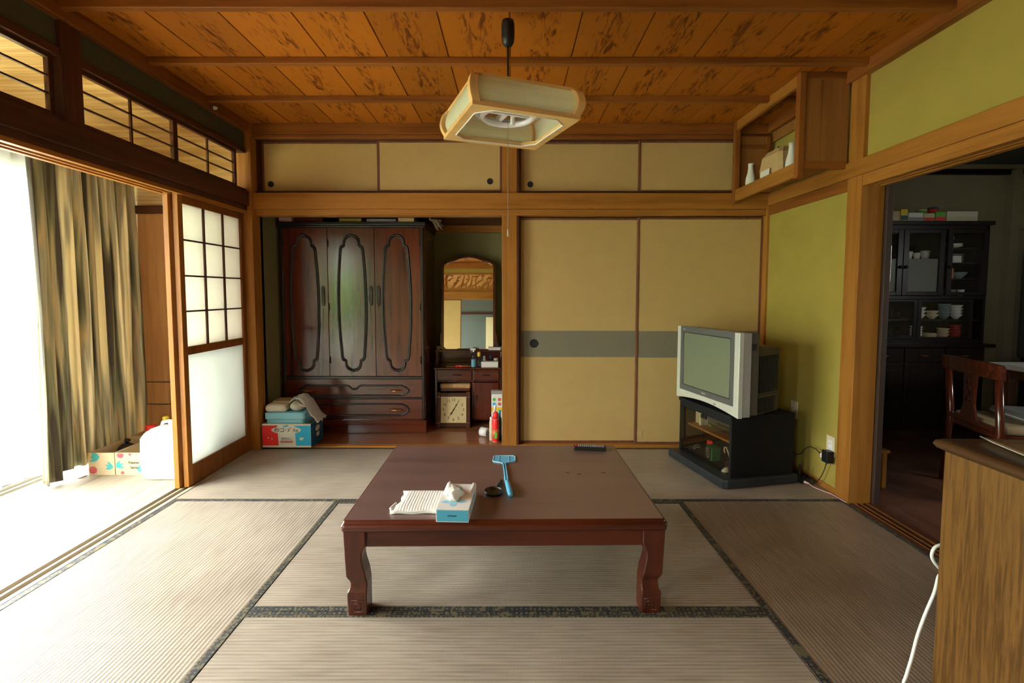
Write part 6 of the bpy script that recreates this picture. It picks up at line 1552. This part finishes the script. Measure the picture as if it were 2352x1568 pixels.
# local: back along y at x=0, seat towards +x
for sy in (-1, 1):
    obj('leg', M().tube([(-.03, sy * .215, 0), (.0, sy * .215, .42), (-.025, sy * .220, .74)], [.016, .020, .018], 10), 'mahogany_z', ch, label='rear leg running up into the back')
    obj('leg', M().tube([(.42, sy * .20, 0), (.41, sy * .20, .10), (.405, sy * .20, .40)], [.016, .020, .022], 10), 'mahogany_z', ch)
m = M(); rings = []
for k in range(11):
    u = 2 * k / 10 - 1; y = u * .265; x = -.030 - .020 * (1 - u * u); h0, h1 = .715, .795 + .010 * (1 - u * u)
    rings.append([(x - .012, y, h0), (x + .012, y, h0), (x + .010, y, h1), (x - .014, y, h1)])
obj('crest_rail', M().ring_loft(rings, sm=False), 'mahogany_x', ch, bevel=.004)
obj('back_splat', M().prism([(-.075, .44), (.075, .44), (.045, .54), (.055, .72), (-.055, .72), (-.045, .54)], -.034, -.020, 'x'), 'mahogany_z', ch, bevel=.002)
obj('splat_carving', M().tube([(-.036, -.012 + .01 * math.sin(k), .55 + .016 * k) for k in range(10)], .004, 6).tube([(-.036, .014 + .01 * math.cos(k), .55 + .016 * k) for k in range(10)], .004, 6), 'red_lacquer_z', ch)
obj('lower_back_rail', M().box(-.020, -.205, .415, .010, .205, .445), 'mahogany_x', ch, bevel=.004)
obj('seat_frame', M().box(.0, -.215, .375, .43, .215, .405), 'mahogany_x', ch, bevel=.004)
obj('seat_pad', M().box(.012, -.21, .4055, .43, .21, .458), 'cushion_pale', ch, bevel=.022, seg=4)
obj('stretcher', M().box(.0, -.21, .17, .41, -.195, .19), 'mahogany_x', ch); obj('stretcher', M().box(.0, .195, .17, .41, .21, .19), 'mahogany_x', ch)
t = thing('cushion', 'grey white cushion lying on the kitchen chair seat', 'cushion', (4.87, -0.865, KF + .4585), rotz=R(-14)); obj('cushion_body', M().box(-.06, -.16, 0, .17, .17, .045), 'cushion_white', t, bevel=.02, seg=4); obj('piping', M().tube([(x + .055, y, .022) for x, y in rrect(.115, .165, .02)], .003, 6, closed=True), 'linen', t)
dt = thing('dining_table', 'dining table with a white top in the kitchen', 'table', (5.98, -0.60, KF))
obj('tabletop', M().box(-.62, -.55, .655, .45, .45, .69), 'white', dt, bevel=.008); obj('table_apron', M().box(-.55, -.48, .59, .38, .38, .654), 'mahogany_x', dt)
for x in (-.55, .35):
    for y in (-.47, .36): obj('leg', M().box(x, y, 0, x + .06, y + .06, .59), 'mahogany_z', dt, bevel=.004)
t = thing('wooden_stool', 'small ochre wooden stool just inside the kitchen beyond the post', 'stool', (4.02, -0.55, KF)); obj('stool_seat', M().box(-.02, -.20, .215, .20, .10, .235), 'timber_y', t, bevel=.003)
for x in (0.0, .165):
    for y in (-.19, .06): obj('leg', M().box(x, y, 0, x + .025, y + .03, .215), 'timber_z', t, bevel=.002)
t = thing('wall_cupboard', 'pale hanging wall cupboard at the right end of the kitchen', 'cupboard', (6.74, .70, 1.76)); obj('cupboard_body', M().box(-.16, -.2, 0, .158, .228, .50), 'kitchen_wall', t, bevel=.003); obj('cupboard_door', M().box(-.155, -.215, .01, .15, -.2005, .49), 'kitchen_wall', t, bevel=.003)
t = thing('refrigerator', 'tall dark appliance at the right end of the kitchen', 'appliance', (6.76, .30, KF)); obj('appliance_body', M().box(-.16, -.55, 0, .135, .5, 1.62), 'black_plastic', t, bevel=.01); obj('appliance_door', M().box(-.19, -.55, .6, -.161, .5, 1.61), 'tv_grey', t, bevel=.006); 

# smoke detector like knob on the ceiling edge and hook on the beam
t = thing('ceiling_bulb', 'tiny white bulb socket on the ceiling moulding near the transom windows', 'socket', (0.0365, -0.475, 2.345)); obj('socket_base', M().cyl((0, 0, 0), (.012, 0, 0), .012, 14), 'white', t); obj('socket_tip', M().ellip((.016, 0, 0), (.008, .009, .009), 12, 8), 'white_gloss', t)
t = thing('curtain_hook', 'small metal hook under the head rail at the left edge', 'hook', (-0.10, -1.70, 1.748)); obj('screw_eye', M().cyl((0, 0, 0.001), (0, 0, -.012), .002, 8), 'brass', t); obj('hook_arm', M().tube([(0, 0, -.012), (.008, 0, -.022), (0, 0, -.032), (-.008, 0, -.024)], .002, 8), 'brass', t)

# garden planting beyond the glass (shows in reflections and from the side)
for k, (x, y, s) in enumerate(((-4.6, -0.2, .8), (-6.4, -3.4, 1.2), (-4.3, -14.5, 1.5), (-9.0, 2.6, 1.5))):
    t = thing('garden_shrub', ('rounded green shrub in the garden level with the curtain', 'largest rounded green shrub opposite the middle of the veranda', 'large rounded green shrub far behind the viewer in the garden', 'tall rounded shrub at the far end of the garden')[k], 'shrub', (x, y, -.52))
    rk = random.Random(20 + k); m = M()
    for q in range(26):
        a, b, r_ = rk.uniform(0, 6.28), rk.uniform(.2, 1.0), rk.uniform(.25, .5) * s
        m.ellip((b * .8 * s * math.cos(a), b * .8 * s * math.sin(a), .35 * s + rk.uniform(.1, 1.1) * s), (r_, r_, r_ * .8), 10, 7)
    obj('foliage', m, 'leaf', t); obj('trunk', M().cyl((0, 0, 0), (0, 0, .6 * s), .06, 8), 'dark_timber_z', t)
